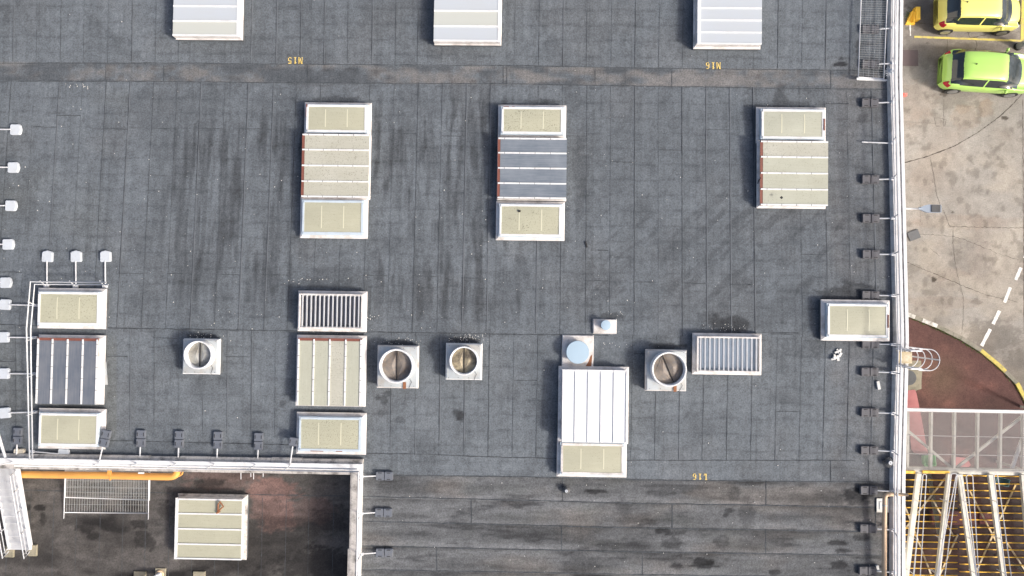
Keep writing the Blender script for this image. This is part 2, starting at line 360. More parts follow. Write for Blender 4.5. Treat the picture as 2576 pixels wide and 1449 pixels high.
def tone_main(X, Y):
    grain = fbm(X*1.5, Y*1.5, 3, 4)
    # sheet tint
    sp = .915; ix = np.floor((X+40.31)/sp); fr = (X+40.31)/sp-ix
    zone = np.where(Y > yT, 0, np.where(Y > yB, 1, np.where(Y > Y_RG, 2, np.where(Y > ySK, 3, 4)))).astype(int)
    t = .5+(vnoise(ix*7.3+zone*31, zone*3.3+.2, 9)-.5)*.05
    t = t+(grain-.5)*.12+(fbm(X*.35, Y*.35, 13, 3)-.5)*.10
    # fine felt creases across the rolls
    cr = np.abs(((Y+.02*np.sin(X*3))/.60) % 1-.5)
    t = t+.02*sstep(.40,.30,cr)-.115*sstep(.43, .5, cr)*sstep(.2, .55, vnoise(X*2.5, Y*1.7, 21))*(zone < 4)
    for q_, sd_ in ((.30, 22), (.55, 23), (.78, 24)):
        t = t-.075*sstep(.045, .0, np.abs(fr-q_-.03*(vnoise(Y*.4, ix, sd_)-.5)))*sstep(.35, .6, vnoise(Y*1.1+7*ix, ix*3.1, sd_+5))*(zone < 4)
    t = t+(fbm(X*9, Y*2.2, 26, 3)-.5)*.10*(zone < 4)+(fbm(X*2.5, Y*9, 27, 3)-.5)*.06*(zone < 4)
    t = t-.03*sstep(.80, 1.0, fr)*(zone < 4)+.015*sstep(.2, 0, fr)*(zone < 4)
    # running-water streaks
    st = fbm(X*3.2+.35*fbm(X*.8, Y*.8, 5, 2), Y*.33, 31, 4); st2 = fbm(X*7.0, Y*.7, 37, 3)
    def bx(px0, px1, py0, py1, f=60):
        a = P(px0, py0); b = P(px1, py1); k = f*26/F
        return sstep(a.x-k, a.x+k, X)*sstep(b.x+k, b.x-k, X)*sstep(a.y+k, a.y-k, Y)*sstep(b.y-k, b.y+k, Y)
    area = .25*bx(-50, 2240, 210, 830)+.75*bx(430, 780, 300, 760)+.85*bx(920, 1290, 215, 800)+.25*bx(480, 1700, -50, 150)+.3*bx(1300, 1500, 600, 800)
    st3 = fbm(X*5.0+.5*fbm(X*1.2, Y*1.2, 6, 2), Y*.5, 33, 4)
    d = sstep(.50, .64, st)*.55+sstep(.50, .66, st2)*.35+sstep(.52, .64, st3)*.45*sstep(.3,.6,fbm(X*.5,Y*.4,34,2))
    stain = np.clip(d*area*1.1, 0, 1)*.58
    # diagonal wrinkles in the membrane
    U = X*.75+Y*.66; V = -X*.66+Y*.75
    wr = sstep(.52, .70, fbm(U*.7, V*3.4, 43, 3))
    stain = np.maximum(stain, wr*.36*bx(1480, 2160, 480, 800))
    stain = np.maximum(stain, .22*sstep(.5, .75, fbm(X*.9, Y*.9, 47, 4)))
    # right hand edge strip, dustier
    warm = .30*bx(2080, 2260, 150, 1250, 30)*fbm(X*1.2, Y*1.2, 61, 3)*1.5
    warm = warm+.10*sstep(.5, .8, fbm(X*.5, Y*.5, 63, 3))
    # gutter strip with dried silt
    b1 = (zone == 1)*1.0
    c = fbm(X*.55, Y*1.6, 71, 3); c2 = fbm(X*4, Y*5, 73, 4); pts = sstep(.42, .62, c*.75+c2*.25)
    warm = np.where(b1 > 0, pts*.72, warm); t = np.where(b1 > 0, t+(pts-.5)*.07+(c2-.5)*.10, t)
    stain = np.where(b1 > 0, .42*sstep(.42, .62, 1-c+.4*(c2-.5)), stain)
    t = np.where((zone == 0), t-.012, t)
    # lower strip, old felt rolled lengthways
    low = (zone == 4)*1.0
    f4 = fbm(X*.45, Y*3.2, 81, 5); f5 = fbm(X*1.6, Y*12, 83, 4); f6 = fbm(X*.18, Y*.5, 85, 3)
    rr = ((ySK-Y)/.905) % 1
    t = np.where(low > 0, .475+(f4-.5)*.46+(f5-.5)*.34+(f6-.5)*.12+.10*sstep(.70, .97, rr)-.13*sstep(.16, 0, rr)-.04*sstep(.5,.2,np.abs(rr-.45)), t)  # includes a painted highlight and shadow along each roll's edges
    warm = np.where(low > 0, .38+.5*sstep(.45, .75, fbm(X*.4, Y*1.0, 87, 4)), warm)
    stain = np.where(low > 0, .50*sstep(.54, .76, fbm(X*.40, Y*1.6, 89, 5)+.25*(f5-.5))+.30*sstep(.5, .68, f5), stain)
    # stains with a shape of their own
    S = [(1497,1235,34,6,.9),(1665,1240,40,12,.45),(1670,1335,26,13,.95),(1705,1340,24,8,.6),(1765,1412,30,11,.95),(1768,1424,34,6,.9),(1700,1425,18,9,.85),
         (1832,1284,14,7,.8),(1826,1296,9,6,.8),(1815,1360,22,20,.55),(1880,1290,22,50,.45),(1570,1285,26,34,.5),(1850,1240,20,20,.5),(2165,1242,52,18,.95),(2160,1262,30,10,.7),(2110,1366,28,7,.85),(2165,1352,26,9,.8),
         (2120,1385,24,6,.8),(2112,1421,22,13,.9),(1948,1440,18,9,.8),(1690,1368,26,16,.6),(1600,1300,60,12,.35),(1880,1215,60,9,.5),(1700,1225,110,7,.5),(2090,1250,40,20,.45),
         (2115,163,19,7,.95),(2116,148,7,4,.7),(2160,120,9,26,.75),(2172,112,22,9,.6),(2168,300,15,16,.5),(2162,540,14,3,.5),
         (1158,1046,14,16,.85),(1146,1036,9,9,.6),(950,1000,8,8,.6),(966,1008,10,18,.6),(978,990,8,8,.6),(960,1040,12,12,.4),(1004,1056,16,10,.45),(710,1016,10,10,.5),
         (1540,796,30,10,.6),(1600,800,60,8,.3),(1830,815,70,24,.75),(1790,800,40,18,.4),(1960,260,22,60,.5),(1700,640,20,30,.3),(708,300,30,90,.25),
         (2140,745,80,40,.65),(2060,860,16,50,.4),(840,700,80,36,.35),(1170,855,50,9,.7),(1000,862,40,8,.7),(505,846,45,8,.6),(1676,870,52,10,.7),(1370,255,50,8,.5),(850,250,70,9,.5),(2010,262,40,7,.4),
         (1860,713,42,16,.35),(1460,450,22,130,.40),(1440,250,30,50,.3),(1885,270,25,50,.3),(1310,700,22,70,.3)]
    e = ell(X, Y, S, None, 91)
    stain = np.clip(np.maximum(stain, e*.92), 0, 1)
    # moss-green / pale bloom (4th channel)
    al = .5*sstep(.55, .8, fbm(X*.25, Y*.25, 95, 3))*(X < x_l(300))+.35*low*sstep(.5, .75, fbm(X*1.1, Y*3.0, 97, 4))
    spk = sstep(.70, .80, vnoise(X*9, Y*9, 99))*.12
    stain = np.clip(stain+spk*(zone != 1), 0, 1)
    return t, np.clip(warm, 0, 1), stain, al
X_L, X_R = W(-120, 724).x, XR+.12
Y_T, Y_B = W(1288, -120).y, W(1288, 1570).y
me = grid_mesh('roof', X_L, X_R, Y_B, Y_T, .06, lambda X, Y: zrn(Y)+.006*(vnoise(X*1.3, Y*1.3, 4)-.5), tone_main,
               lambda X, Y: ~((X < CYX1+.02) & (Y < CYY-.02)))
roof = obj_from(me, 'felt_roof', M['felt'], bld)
# laps between the felt sheets: thin dark beads lying on the sheets
lap = MB(); lapl = MB()
zlap = lambda p: zr(p[1])+.009
def lap_px(a, b, w_=.018, j=.007):
    p, q = P(*a), P(*b); pts = wob(p, q, .22, j); lap.ribbon(pts, w_, zlap, 0, .45)
def vseams(xs, yref, y0, y1, skip=()):
    ya, yb = P(1288, y0).y, P(1288, y1).y
    for x in xs:
        X = P(x, yref).x; 
        lap.ribbon(wob((X, ya), (X, yb), .22, .007), rnd.choice((.009,.011,.014,.020)), zlap, 0, .6)
        if rnd.random() < .35: lapl.ribbon(wob((X+.03, ya), (X+.03, yb), .4, .006), .022, lambda p: zr(p[1])+.006, 0, .6)
vseams([-27,33,93,153,211,272,332,392,450,632,695,756,815,875,936,995,1051,1111,1295,1356,1416,1476,1538,1598,1658,1718,1780,1896,1957,2018,2077,2137], 80, -60, 166)
vseams([-50,10,70,132,192,252,312,373,433,493,555,613,677,736,798,860,923,984,1046,1107,1168,1229,1351,1412,1475,1535,1596,1656,1716,1776,1836,1896,2014,2077,2135,2197], 483, 213, 838)
vseams([-24,40,98,265,327,388,449,510,571,632,692,748,983,1045,1106,1168,1230,1291,1351,1411,1590,1650,1710,1770,1831,1892,1953,2014,2074,2134,2194], 966, 838, 1110)
vseams([983,1045,1106,1168,1230,1291,1351,1590,1650,1710,1770,1831,1892,1953,2014,2074,2134], 966, 1110, 1150)
for x0, x1, y in [(144,203,290),(83,142,319),(262,322,324),(381,441,323),(502,562,323),(622,681,324),(989,1050,336),(1111,1170,342),(1231,1252,345),(1425,1475,342),(1535,1596,407),(1656,1716,377),(1777,1834,326),
                  (2077,2135,260),(0,55,684),(298,359,687),(421,482,688),(543,603,690),(666,726,691),(913,975,692),(1037,1098,694),(1160,1222,699),(1471,1532,706),(1595,1652,709),(1716,1775,712),(1836,1896,715),
                  (2014,2077,640),(2135,2193,717),(385,446,850),(268,322,896),(568,630,897),(0,38,909),(1594,1626,889),(1293,1351,956),(1953,2014,1035),(1170,1230,921),(1503,1530,629),(1940,1995,840)]:
    lap_px((x0,y), (x1,y+1), .026)
def lap_line(pts, w_=.028):
    for a, b in zip(pts, pts[1:]): lap_px(a, b, w_, .010)
lap_line([(-60,159)]+BT_); lap_line([(-60,204)]+BB_)
lap_line([(-40,815),(0,816),(265,825),(644,831),(930,835),(1288,841),(1530,843)], .032); lap_line([(1915,836),(1955,836),(2010,838)])
lap_line([(268,1108),(650,1117),(745,1119)]); lap_line([(920,1141),(1050,1142),(1190,1148),(1288,1151),(1410,1153),(1600,1158),(1932,1158),(2150,1158)])
lap_line([(920,1193),(990,1196),(1288,1199),(1405,1201)]); lap_line([(1575,1207),(1650,1208),(1900,1210),(1932,1211),(2235,1212)], .03)
lap_line([(412,163),(412,204)]); 
for x, a, b in [(266,158,203),(774,163,208),(1266,165,211),(1497,170,216),(1690,174,218),(2090,176,224),(1275,166,211)]: lap_px((x,a),(x,b))
for ys in [(1249,1258,1266,1271,1277),(1311,1320,1328,1333,1338),(1373,1382,1388,1393,1397),(1433,1439,1445,1449,1454)]:
    lap_line(list(zip((908,1288,1600,1932,2235), ys)), .034)
for x, a, b in [(1186,1257,1316),(1099,1378,1435),(1415,1201,1261),(1413,1322,1384),(1616,1389,1445),(1691,1268,1329),(1927,1211,1271),(1926,1333,1392),(2202,1275,1336),(2090,1158,1210),(2185,1158,1210)]: lap_px((x,a),(x,b),.024)
lap.build('felt_lap', M['lap'], bld, BO, kind='stuff'); lapl.build('lap_highlight', M['laplight'], bld, BO, kind='stuff')
# lower roof
def tone_low(X, Y):
    a = fbm(X*.8, Y*1.8, 103, 5); b = fbm(X*3, Y*6, 105, 4); c = fbm(X*.3, Y*.9, 107, 3)
    t = .47+(a-.5)*.36+(b-.5)*.22+(c-.5)*.2
    ix = np.floor((X+40)/.915); t = t+(vnoise(ix*5.1, ix*0+.4, 5)-.5)*.08
    pk = ell(X, Y, [(690,1235,75,36,.95),(700,1290,50,50,.85),(660,1262,36,70,.6),(560,1200,110,16,.5),(560,1222,120,12,.4),(740,1300,80,20,.4),(785,1285,60,40,.4)], LZ, 109)*(.55+.45*b)
    s = .65*sstep(.48, .70, 1-c)+.45*sstep(.52, .68, a)
    s = np.maximum(s, ell(X, Y, [(215,1328,30,16,.8),(235,1350,26,14,.8),(350,1320,26,12,.8),(360,1360,30,30,.7),(67,1278,14,12,.8),(98,1278,18,10,.9),(108,1305,9,18,.8),(525,1214,42,12,.8),(330,1266,30,22,.6),(245,1225,50,14,.6),(420,1290,30,30,.5),
                               (800,1420,150,50,.75),(830,1300,50,50,.5),(640,1350,90,40,.5),(545,1415,70,10,.7)], LZ, 111))
    s = s*(1-.6*pk)
    al = .55*ell(X, Y, [(560,1380,60,10,.8),(810,1395,60,18,.8),(280,1225,60,20,.4),(100,1215,50,14,.7),(200,1385,90,12,.3)], LZ, 113)+.2*sstep(.5,.8,b)
    return t, np.clip(pk, 0, 1), np.clip(s, 0, 1), al
me = grid_mesh('lower_roof', X_L, CYX1+.15, Y_B, CYY+.15, .06, lambda X, Y: LZ+X*0, tone_low)
obj_from(me, 'lower_roof', M['felt_low'], bld)
lp = MB()
for x in (19,77,135,193,252,310,367,427,485,543,602,660,720,777,839):
    X = W(x, 1300, LZ).x; lp.ribbon(wob((X, W(0,1240,LZ).y), (X, Y_B), .25, .007), .016, LZ+.005, 0, .6)
for a, b in (((0,1232),(420,1240)),((420,1240),(880,1248))): lp.ribbon(wob(W(*a,LZ), W(*b,LZ), .25, .01), .022, LZ+.006, 0, .5)
lp.build('felt_lap', M['lap'], bld, BO)
# walls under the roof edge, eaves upstand, copings
wl = MB()
xo = W(2266, 724, .2).x
for a, b in ((Y_B, CYY), (CYY, Y_T)): pass
wl.box(XR+.13, xo-.03, Y_B, Y_T, GZ, .06)
wl.box(X_L, XR+.13, Y_T-.06, Y_T, GZ, zr(Y_T)-.03)
wl.build('outer_wall', M['wall'], bld, BO)
def strip_z(x): return x
# eaves upstand follows the roof pitch: built in slices
up = MB(); cop = MB(); crack = MB()
ys = np.linspace(Y_B, Y_T, 46)
for a, b in zip(ys, ys[1:]):
    za, zb = zr(a), zr(b); j = rnd.uniform(0, .012)
    x0 = XR; x1 = XR+.165
    up.hexa([(x0-.05,a+.006,za-.1),(x1,a+.006,za-.1),(x1,b,zb-.1),(x0-.05,b,zb-.1)], [(x0+j,a+.006,za+.20),(x1,a+.006,za+.225),(x1,b,zb+.225),(x0+j,b,zb+.20)], 0)
    c0, c1, c2, c3 = XR+.185, XR+.255, XR+.315, XR+.43
    for (u, v, h, m) in ((c0, c1, .24, 0), (c1, c2, .215, 1), (c2, c3, .25, 0)):
        cop.hexa([(u,a,za-.1),(v,a,za-.1),(v,b,zb-.1),(u,b,zb-.1)], [(u,a,za+h),(v,a,za+h),(v,b,zb+h),(u,b,zb+h)], m)
up.build('eaves_upstand', M['upstand'], bld, BO); cop.build('white_coping', [M['white'], M['flashdirty']], bld, BO)
# courtyard parapets
cw = MB(); xa, xb = X_L, P(909,1300,.3).x; yc1, yc0 = P(450,1161,.3).y, CYY
zt = Z_V2+.30; zt2 = Z_V2+.36
cw.box(xa, CYX1-.03, CYY+.03, yc1, LZ-.2, zt-.06, 0)
cw.box(CYX1+.03, xb-.03, Y_B, yc1-.01, LZ-.2, zt-.07, 0)
cw.build('courtyard_wall', M['wall'], bld, BO)
ck = MB()
k = 12
for i in range(k):
    a = xa+(CYX1-.05-xa)*i/k; b = xa+(CYX1-.05-xa)*(i+1)/k
    ck.box(a, b-.006, CYY-.01, CYY+.16, zt-.06, zt+rnd.uniform(0,.004), 1); ck.box(a, b-.004, CYY+.163, yc1+.02, zt-.06, zt+.03+rnd.uniform(0,.003), 0)
k = 4
for i in range(k):
    a = Y_B+(CYY+.15-Y_B)*i/k; b = Y_B+(CYY+.15-Y_B)*(i+1)/k; j = .0 if i > 1 else -.05
    ck.box(CYX1-.03+j, CYX1+.25, a, b-.006, zt-.06, zt+.006*i, 1); ck.box(CYX1+.253, xb, a, b-.003, zt-.06, zt+.035, 0)
ck.box(CYX1-.045, xb, CYY+.154, yc1+.02, zt-.06, zt+.035, 0)
ck.build('courtyard_coping', [M['white'], M['flashdirty']], bld, BO)
fl = MB(); n = 14
for i in range(n):
    a = xa+(xb-xa)*i/n; b = xa+(xb-xa)*(i+1)/n
    ya, yb = yc1+.022, yc1+.022+rnd.uniform(.11,.16); m = 0 if i % 3 else 1
    fl.hexa([(a,ya,Z_V2-.05),(b-.01,ya,Z_V2-.05),(b-.01,yb,Z_V2+.05),(a,yb,Z_V2+.05)], [(a,ya,Z_V2+.26),(b-.01,ya,Z_V2+.26),(b-.01,yb,Z_V2+.16),(a,yb,Z_V2+.16)], 1)
fl.build('parapet_flashing', [M['flash'], M['flashdirty']], bld, BO)
# bay codes painted on the felt (read from the other side of the roof)
def glyph(ch):   # strokes as boxes in a 1 x 1.4 cell
    G = {'M': [(0,.14,0,1.4),(.84,1.06,0,1.4),(-.08,.24,0,.12),(.74,1.14,0,.12),(-.08,.2,1.28,1.4)],
         '1': [(.35,.62,.0,.62),(.35,.62,.70,1.4),(.1,.33,1.1,1.25),(.15,.85,0,.12)],
         '5': [(.05,.22,.75,1.4),(.05,.85,1.2,1.4),(.25,.7,.72,.9),(.68,.92,.2,.8),(.2,.7,0,.15),(.0,.2,.1,.35)],
         '6': [(.05,.3,.25,1.15),(.25,.48,0,.14),(.54,.75,0,.14),(.72,.95,.15,.65),(.35,.72,.68,.82),(.25,.48,1.26,1.4),(.54,.8,1.22,1.4)],
         'L': [(.2,.48,0,1.4),(.05,.62,1.28,1.4),(.2,.9,0,.16),(.78,.92,0,.45)]}
    b = list(G[ch]); d = []
    if ch == 'M': d = [((.10,1.4),(.34,1.4),(.60,.45),(.48,.15)), ((.84,1.4),(.95,1.4),(.56,.15),(.48,.35))]
    return b, d
def code(txt, px0, px1, py0, py1):
    a, b = P(px0, py0), P(px1, py1); mb = MB(); wd = b.x-a.x; hh = a.y-b.y; n = len(txt); cwid = wd/(n+.0)
    for i, ch in enumerate(txt):
        bs, ds = glyph(ch); ox = b.x-i*cwid; s = cwid*.68
        for k_, (u0, u1, v0, v1) in enumerate(bs):
            X0, X1 = ox-u1*s, ox-u0*s; Y0, Y1 = a.y-v1/1.4*hh, a.y-v0/1.4*hh; z = zr(a.y)+.012+.0015*k_
            mb.add([(X0,Y0,z),(X1,Y0,z),(X1,Y1,z),(X0,Y1,z)], [(0,1,2,3)])
        for k_, q in enumerate(ds):
            z = zr(a.y)+.024+.0015*k_; mb.add([(ox-u*s, a.y-v/1.4*hh, z) for u, v in q], [(0,1,2,3)])
    mb.build('painted_code', M['gold'], bld, BO, label='yellow stencilled bay code '+txt)
code('M15', 720, 761, 144, 161); code('M16', 1771, 1812, 157, 174); code('L16', 1738, 1779, 1191, 1207)

# ------------------------------------------------------------------ roof lights
def rect_px(x0, y0, x1, y1, h=.21):
    c = P((x0+x1)/2, (y0+y1)/2, h); k = (CAMZ-c.z)/F; c.z -= h
    return c, (x1-x0)*k*.995, (y1-y0)*k*.985
def curb_of(t, w_, h_, top=.28, ins=.12, mats=('flash',), low=.35, skipmat=0):
    mb = MB(); ox, oy = w_/2, h_/2
    mb.box(-ox+.03, ox-.03, -oy+.03, oy-.03, -low, .175, 1)
    mb.frust((-ox,ox,-oy,oy), .176, (-ox,ox,-oy,oy), .205, 0)
    mb.frust((-ox+.004,ox-.004,-oy+.004,oy-.004), .2055, (-ox+ins*.9,ox-ins*.9,-oy+ins*.9,oy-ins*.9), top, 0)
    # folded joints of the flashing
    for s in (-1, 1):
        for q in (-.33, .33):
            mb.beam((q*w_, s*(oy-.002), .212), (q*w_, s*(oy-ins*.9), top+.006), .03, .006, 0)
    o = mb.build('curb', [M[mats[0]], M['curbfelt']], t); return o
def frame4(mb, w_, h_, fw, z0, z1, m=0, jit=0.0):
    x, y = w_/2, h_/2
    mb.bbox(-x, x, y-fw, y, z0, z1, .006, m); mb.bbox(-x, x, -y, -y+fw, z0, z1, .006, m)
    mb.bbox(-x, -x+fw, -y+fw, y-fw, z0, z1-.003, .006, m); mb.bbox(x-fw, x, -y+fw, y-fw, z0, z1-.003, .006, m)
def roof_vent(px, label, sheetm='sheet_clean', blue='blue', seal='white', sx=0.0, sy=0.0, rusty=0, group='framed roof vents', tape=True, ins=.11):
    c, w_, h_ = rect_px(*px); t = thing('roof_vent', label, 'skylight', tuple(c), group)
    curb_of(t, w_, h_, .26, ins)
    fw, fh = w_-2*ins-.0, h_-2*ins
    mb = MB(); frame4(mb, fw, fh, .10, .262, .385); mb.build('frame', M[blue], t)
    mb = MB(); iw, ih = fw-.12, fh-.12; 
    # sealing tape laid in pieces around the pane
    def tp(x0, y0, x1, y1):
        n = max(2, int(math.hypot(x1-x0, y1-y0)/.28))
        for i in range(n):
            a, b = i/n, (i+1)/n; zz = .412+rnd.uniform(0,.006); w1 = .075+rnd.uniform(-.01,.012)
            p = Vector((x0+(x1-x0)*a, y0+(y1-y0)*a, zz)); q = Vector((x0+(x1-x0)*b, y0+(y1-y0)*b, zz))
            mb.beam(p, q, w1, .03)
    x, y = iw/2-.01, ih/2-.01
    tp(-x, y, x, y); tp(x, y-.045, x, -y+.045); tp(x, -y, -x, -y); tp(-x, -y+.045, -x, y-.045)
    mb.build('sealing_tape', M[seal], t)
    pn = MB(); pw, ph = iw-.05, ih-.05
    nx, ny = 8, 5; vs = []; fs = []
    for j in range(ny+1):
        for i in range(nx+1):
            u, v = i/nx*2-1, j/ny*2-1; vs.append((u*pw/2, v*ph/2, .40+.035*(1-u*u)*(1-v*v)))
    fs = [(j*(nx+1)+i, j*(nx+1)+i+1, (j+1)*(nx+1)+i+1, (j+1)*(nx+1)+i) for j in range(ny) for i in range(nx)]
    pn.add(vs, fs); pane = pn.build('pane', M[sheetm], t, smooth=True)
    for q in (-.2, .2):
        rb = MB(); pts = [(q*pw*.95, v*ph*.47) for v in (-.75,-.4,0,.35,.6,.8)]
        rb.ribbon(pts, .040, lambda p: .40+.035*(1-(2*p[0]/pw)**2)*(1-(2*p[1]/ph)**2)+.005)
        rb.build('rib', M['stripe'], t)
    if rusty:
        if rusty & 1:
            for bxx in ((-fw/2+.005, -fw/2+.055, fh*.05, fh/2-.01, .40, .407),): r_ = MB(); r_.box(*bxx); r_.build('rust_patch', M['rust'], t)
        if rusty & 2:
            for bxx in ((-fw/2+.1, -fw/2+.3, fh/2-.06, fh/2-.005, .40, .408), (-fw/2+.42, -fw/2+.52, fh/2-.05, fh/2-.01, .40, .408),): r_ = MB(); r_.box(*bxx); r_.build('rust_patch', M['rust'], t)
        if rusty & 4:
            for bxx in ((fw/2-.06, fw/2-.01, -fh*.2, fh*.18, .40, .432),): r_ = MB(); r_.box(*bxx); r_.build('rust_patch', M['rust'], t)
        if rusty & 8:
            for bxx in ((-fw*.3, -fw*.1, -fh/2+.005, -fh/2+.035, .40, .407), (fw*.1, fw*.2, -fh/2+.005, -fh/2+.035, .40, .407),): r_ = MB(); r_.box(*bxx); r_.build('rust_patch', M['rust'], t)
    return t
def panel_light(px, label, mats, horiz=True, nb=5, red=True, top=.42, barw=.055, ins=.045, over=.02, group='panelled roof lights', barm='white', name='panel_skylight', sidem='flash', joints=True, wide=0.0, curbmat='flash', hgt=.17, thin=False):
    """mats: one material name per panel. horiz: bars run left-right and the red edge is on the left; else bars run up-down, red edge on top"""
    c, w_, h_ = rect_px(*px); t = thing(name, label, 'skylight', tuple(c), group)
    curb_of(t, w_, h_, .24, ins, mats=(curbmat,))
    fw, fh = w_-2*ins, h_-2*ins
    z0, z1 = .242, .242+hgt
    mb = MB()
    if horiz: x0, x1, y0, y1 = -fw/2-.02, fw/2, -fh/2, fh/2
    else: x0, x1, y0, y1 = -fw/2, fw/2, -fh/2, fh/2+.02
    mb.box(x0, x1, y0, y1, z0, z1, 0); mb.build('casing', M[sidem], t)
    n = len(mats); edge = .09 if red else wide
    if red:
        e = MB()
        if horiz: e.box(x0-.01, x0+edge, y0-.01, y1+.01, z1+.001, z1+.022)
        else: e.box(x0-.01, x1+.01, y1-edge, y1+.01, z1+.001, z1+.022)
        e.build('edge_board', M['rust'], t)
    elif wide:
        e = MB()
        if horiz: e.box(x1-edge, x1+.015, y0-.015, y1+.015, z1+.001, z1+.04)
        else: e.box(x0-.015, x1+.015, y1-edge, y1+.015, z1+.001, z1+.04)
        e.build('edge_board', M['white'], t)
    for i, mname in enumerate(mats):
        pb = MB()
        if horiz:
            yy1 = y1-(y1-y0)*i/n; yy0 = y1-(y1-y0)*(i+1)/n
            xs_, xe_ = (x0+edge+.005, x1+over) if red or not wide else (x0-over, x1-edge-.005)
            pb.box(xs_, xe_, yy0+.012, yy1-.012, z1+.004, z1+.028)
        else:
            xx0 = x0+(x1-x0)*i/n; xx1 = x0+(x1-x0)*(i+1)/n
            pb.box(xx0+.012, xx1-.012, y0-over, y1-edge-.005, z1+.004, z1+.028)
        pb.build('panel', M[mname], t)
    for i in range(nb):
        f = i/(nb-1); bb = MB(); bw = barw*(.55 if thin else 1)
        if horiz:
            y = y1-(y1-y0)*f; y = min(max(y, y0+bw/2), y1-bw/2)
            bb.box(x0+.01 if not wide else x0-over, x1+over-.01 if not wide else x1, y-bw/2, y+bw/2, z1+.03, z1+.055, 0)
            if joints:
                for q in range(1, 5):
                    xx = x0+(x1-x0)*(q/4.45-.13)
                    if xx > x0+.03: bb.box(xx, xx+.014, y-bw/2-.004, y+bw/2+.004, z1+.03, z1+.058, 1)
        else:
            x = x0+(x1-x0)*f; x = min(max(x, x0+bw/2), x1-bw/2)
            bb.box(x-bw/2, x+bw/2, y0-over+.01, y1-.03, z1+.03, z1+.055, 0)
            if joints:
                for q in range(1, 6):
                    yy = y0+(y1-y0)*(q/5.5); bb.box(x-bw/2-.004, x+bw/2+.004, yy, yy+.014, z1+.03, z1+.058, 1)
        bb.build('glazing_bar', [M[barm], M['dark']], t)
    return t
def louvre(px, label, glass, n=14, dark_edge=True):
    c, w_, h_ = rect_px(*px); t = thing('louvre_vent', label, 'roof vent', tuple(c), 'louvred roof vents')
    curb_of(t, w_, h_, .26, .10)
    fw, fh = w_-.22, h_-.22
    mb = MB(); frame4(mb, fw, fh, .06, .262, .46); mb.build('frame', M['flash'], t)
    iw, ih = fw-.12, fh-.12
    mb = MB(); mb.box(-iw/2, iw/2, -ih/2, ih/2, .262, .29); mb.build('glass', M[glass], t)
    for i in range(n):
        x = -iw/2+iw*(i+.45)/n; s = MB()
        s.hexa([(x-.010,-ih/2,.36),(x+.014,-ih/2,.36),(x+.014,ih/2,.36),(x-.010,ih/2,.36)], [(x-.02,-ih/2,.44),(x+.024,-ih/2,.452),(x+.024,ih/2,.452),(x-.02,ih/2,.44)])
        s.build('slat', M['white'], t)
    b = MB(); b.box(-iw/2, iw/2, -ih/2, -ih/2+.03, .30, .345); b.box(-iw/2, iw/2, ih/2-.03, ih/2, .30, .345); b.build('slat_rail', M['galv'], t)
    return t
# top row, cut by the frame
panel_light((442,-95,615,104), 'white edged roof light with bluish panels at top left, cut by the picture edge', ['sheet_white']*4+['sheet_greenish'], True, 6, False, wide=.10, ins=.035, over=.0, joints=False, group='white roof lights along the top edge', barw=.065, hgt=.2, name='opal_skylight')
panel_light((1092,-85,1264,117), 'white edged roof light with a greenish middle panel at top centre, cut by the edge', ['sheet_white','sheet_white','sheet_white','sheet_greenish','sheet_white'], True, 6, False, wide=.10, ins=.035, over=.0, joints=False, group='white roof lights along the top edge', barw=.065, hgt=.2, name='opal_skylight')
t = panel_light((1744,-70,1914,126), 'white edged roof light at top right, near a yellow bay number, cut by the frame', ['sheet_white']*6, True, 7, False, wide=.0, ins=.07, over=.03, joints=False, group='white roof lights along the top edge', barw=.06, hgt=.2, name='opal_skylight')
c_, w_, h_ = rect_px(1744,-70,1914,126); e = MB(); e.box(-w_/2+.08, -w_/2+.20, -h_/2+.08, h_/2-.08, .472, .51); e.build('edge_board', M['white'], t)
# second row
roof_vent((764,257,936,346), 'framed vent with clean cream pane and rusty left edge, topmost of the tall left column', 'sheet_clean', rusty=1)
panel_light((761,336,934,504), 'four flecked cream panels with red left edge, between two clean cream vents', ['sheet_fleck2']*4)
roof_vent((754,496,927,601), 'framed vent with clean cream pane and pale blue frame, foot of the tall left column', 'sheet_clean', 'blue', 'blue', rusty=0)
roof_vent((1252,263,1425,350), 'framed vent with flecked cream pane and two rust spots, above the dark blue panel light', 'sheet_fleck', rusty=2)
panel_light((1250,346,1426,507), 'four dark blue grey panels with red left edge, between two flecked vents', ['sheet_blue']*4, over=.03)
roof_vent((1247,506,1421,606), 'framed vent with heavily flecked pane and a small black lump, below the dark blue panels', 'sheet_fleck')
roof_vent((1902,269,2077,362), 'vent with clean pale pane and bright white frame, above four pale panels on the right', 'sheet_pale', 'blue', 'white', rusty=4)
panel_light((1904,352,2077,526), 'four pale panels with red left edge and a black lump on the lowest, right side', ['sheet_fleck2','sheet_pale','sheet_pale','sheet_pale'], over=.06, ins=.075)
# left column
roof_vent((93,724,269,828), 'framed vent with flecked olive pane inside the guard rail corner, above the dark panels', 'sheet_fleck', ins=.12)
panel_light((93,841,265,1018), 'four upright dark grey panels with red top edge, at far left by the guard rail', ['sheet_bluev']*4, False, over=.10, ins=.13)
roof_vent((95,1027,267,1130), 'framed vent with plain cream pane and mossy top flashing, at lower left by the parapet', 'sheet_clean', ins=.13)
# middle column
louvre((748,731,924,835), 'louvred vent with dark glass and white slats, above the light with upright cream panels', 'glassdk', 14)
panel_light((744,842,922,1023), 'four upright cream panels with red top edge, below the dark louvred vent', ['sheet_palev','sheet_palev','sheet_fleck2','sheet_palev'], False, ins=.13, over=.08)
roof_vent((745,1037,922,1143), 'flecked vent with blue frame, below the upright cream panels and touching a dark counterweight', 'sheet_fleck', 'blue', 'blue', rusty=8, ins=.13)
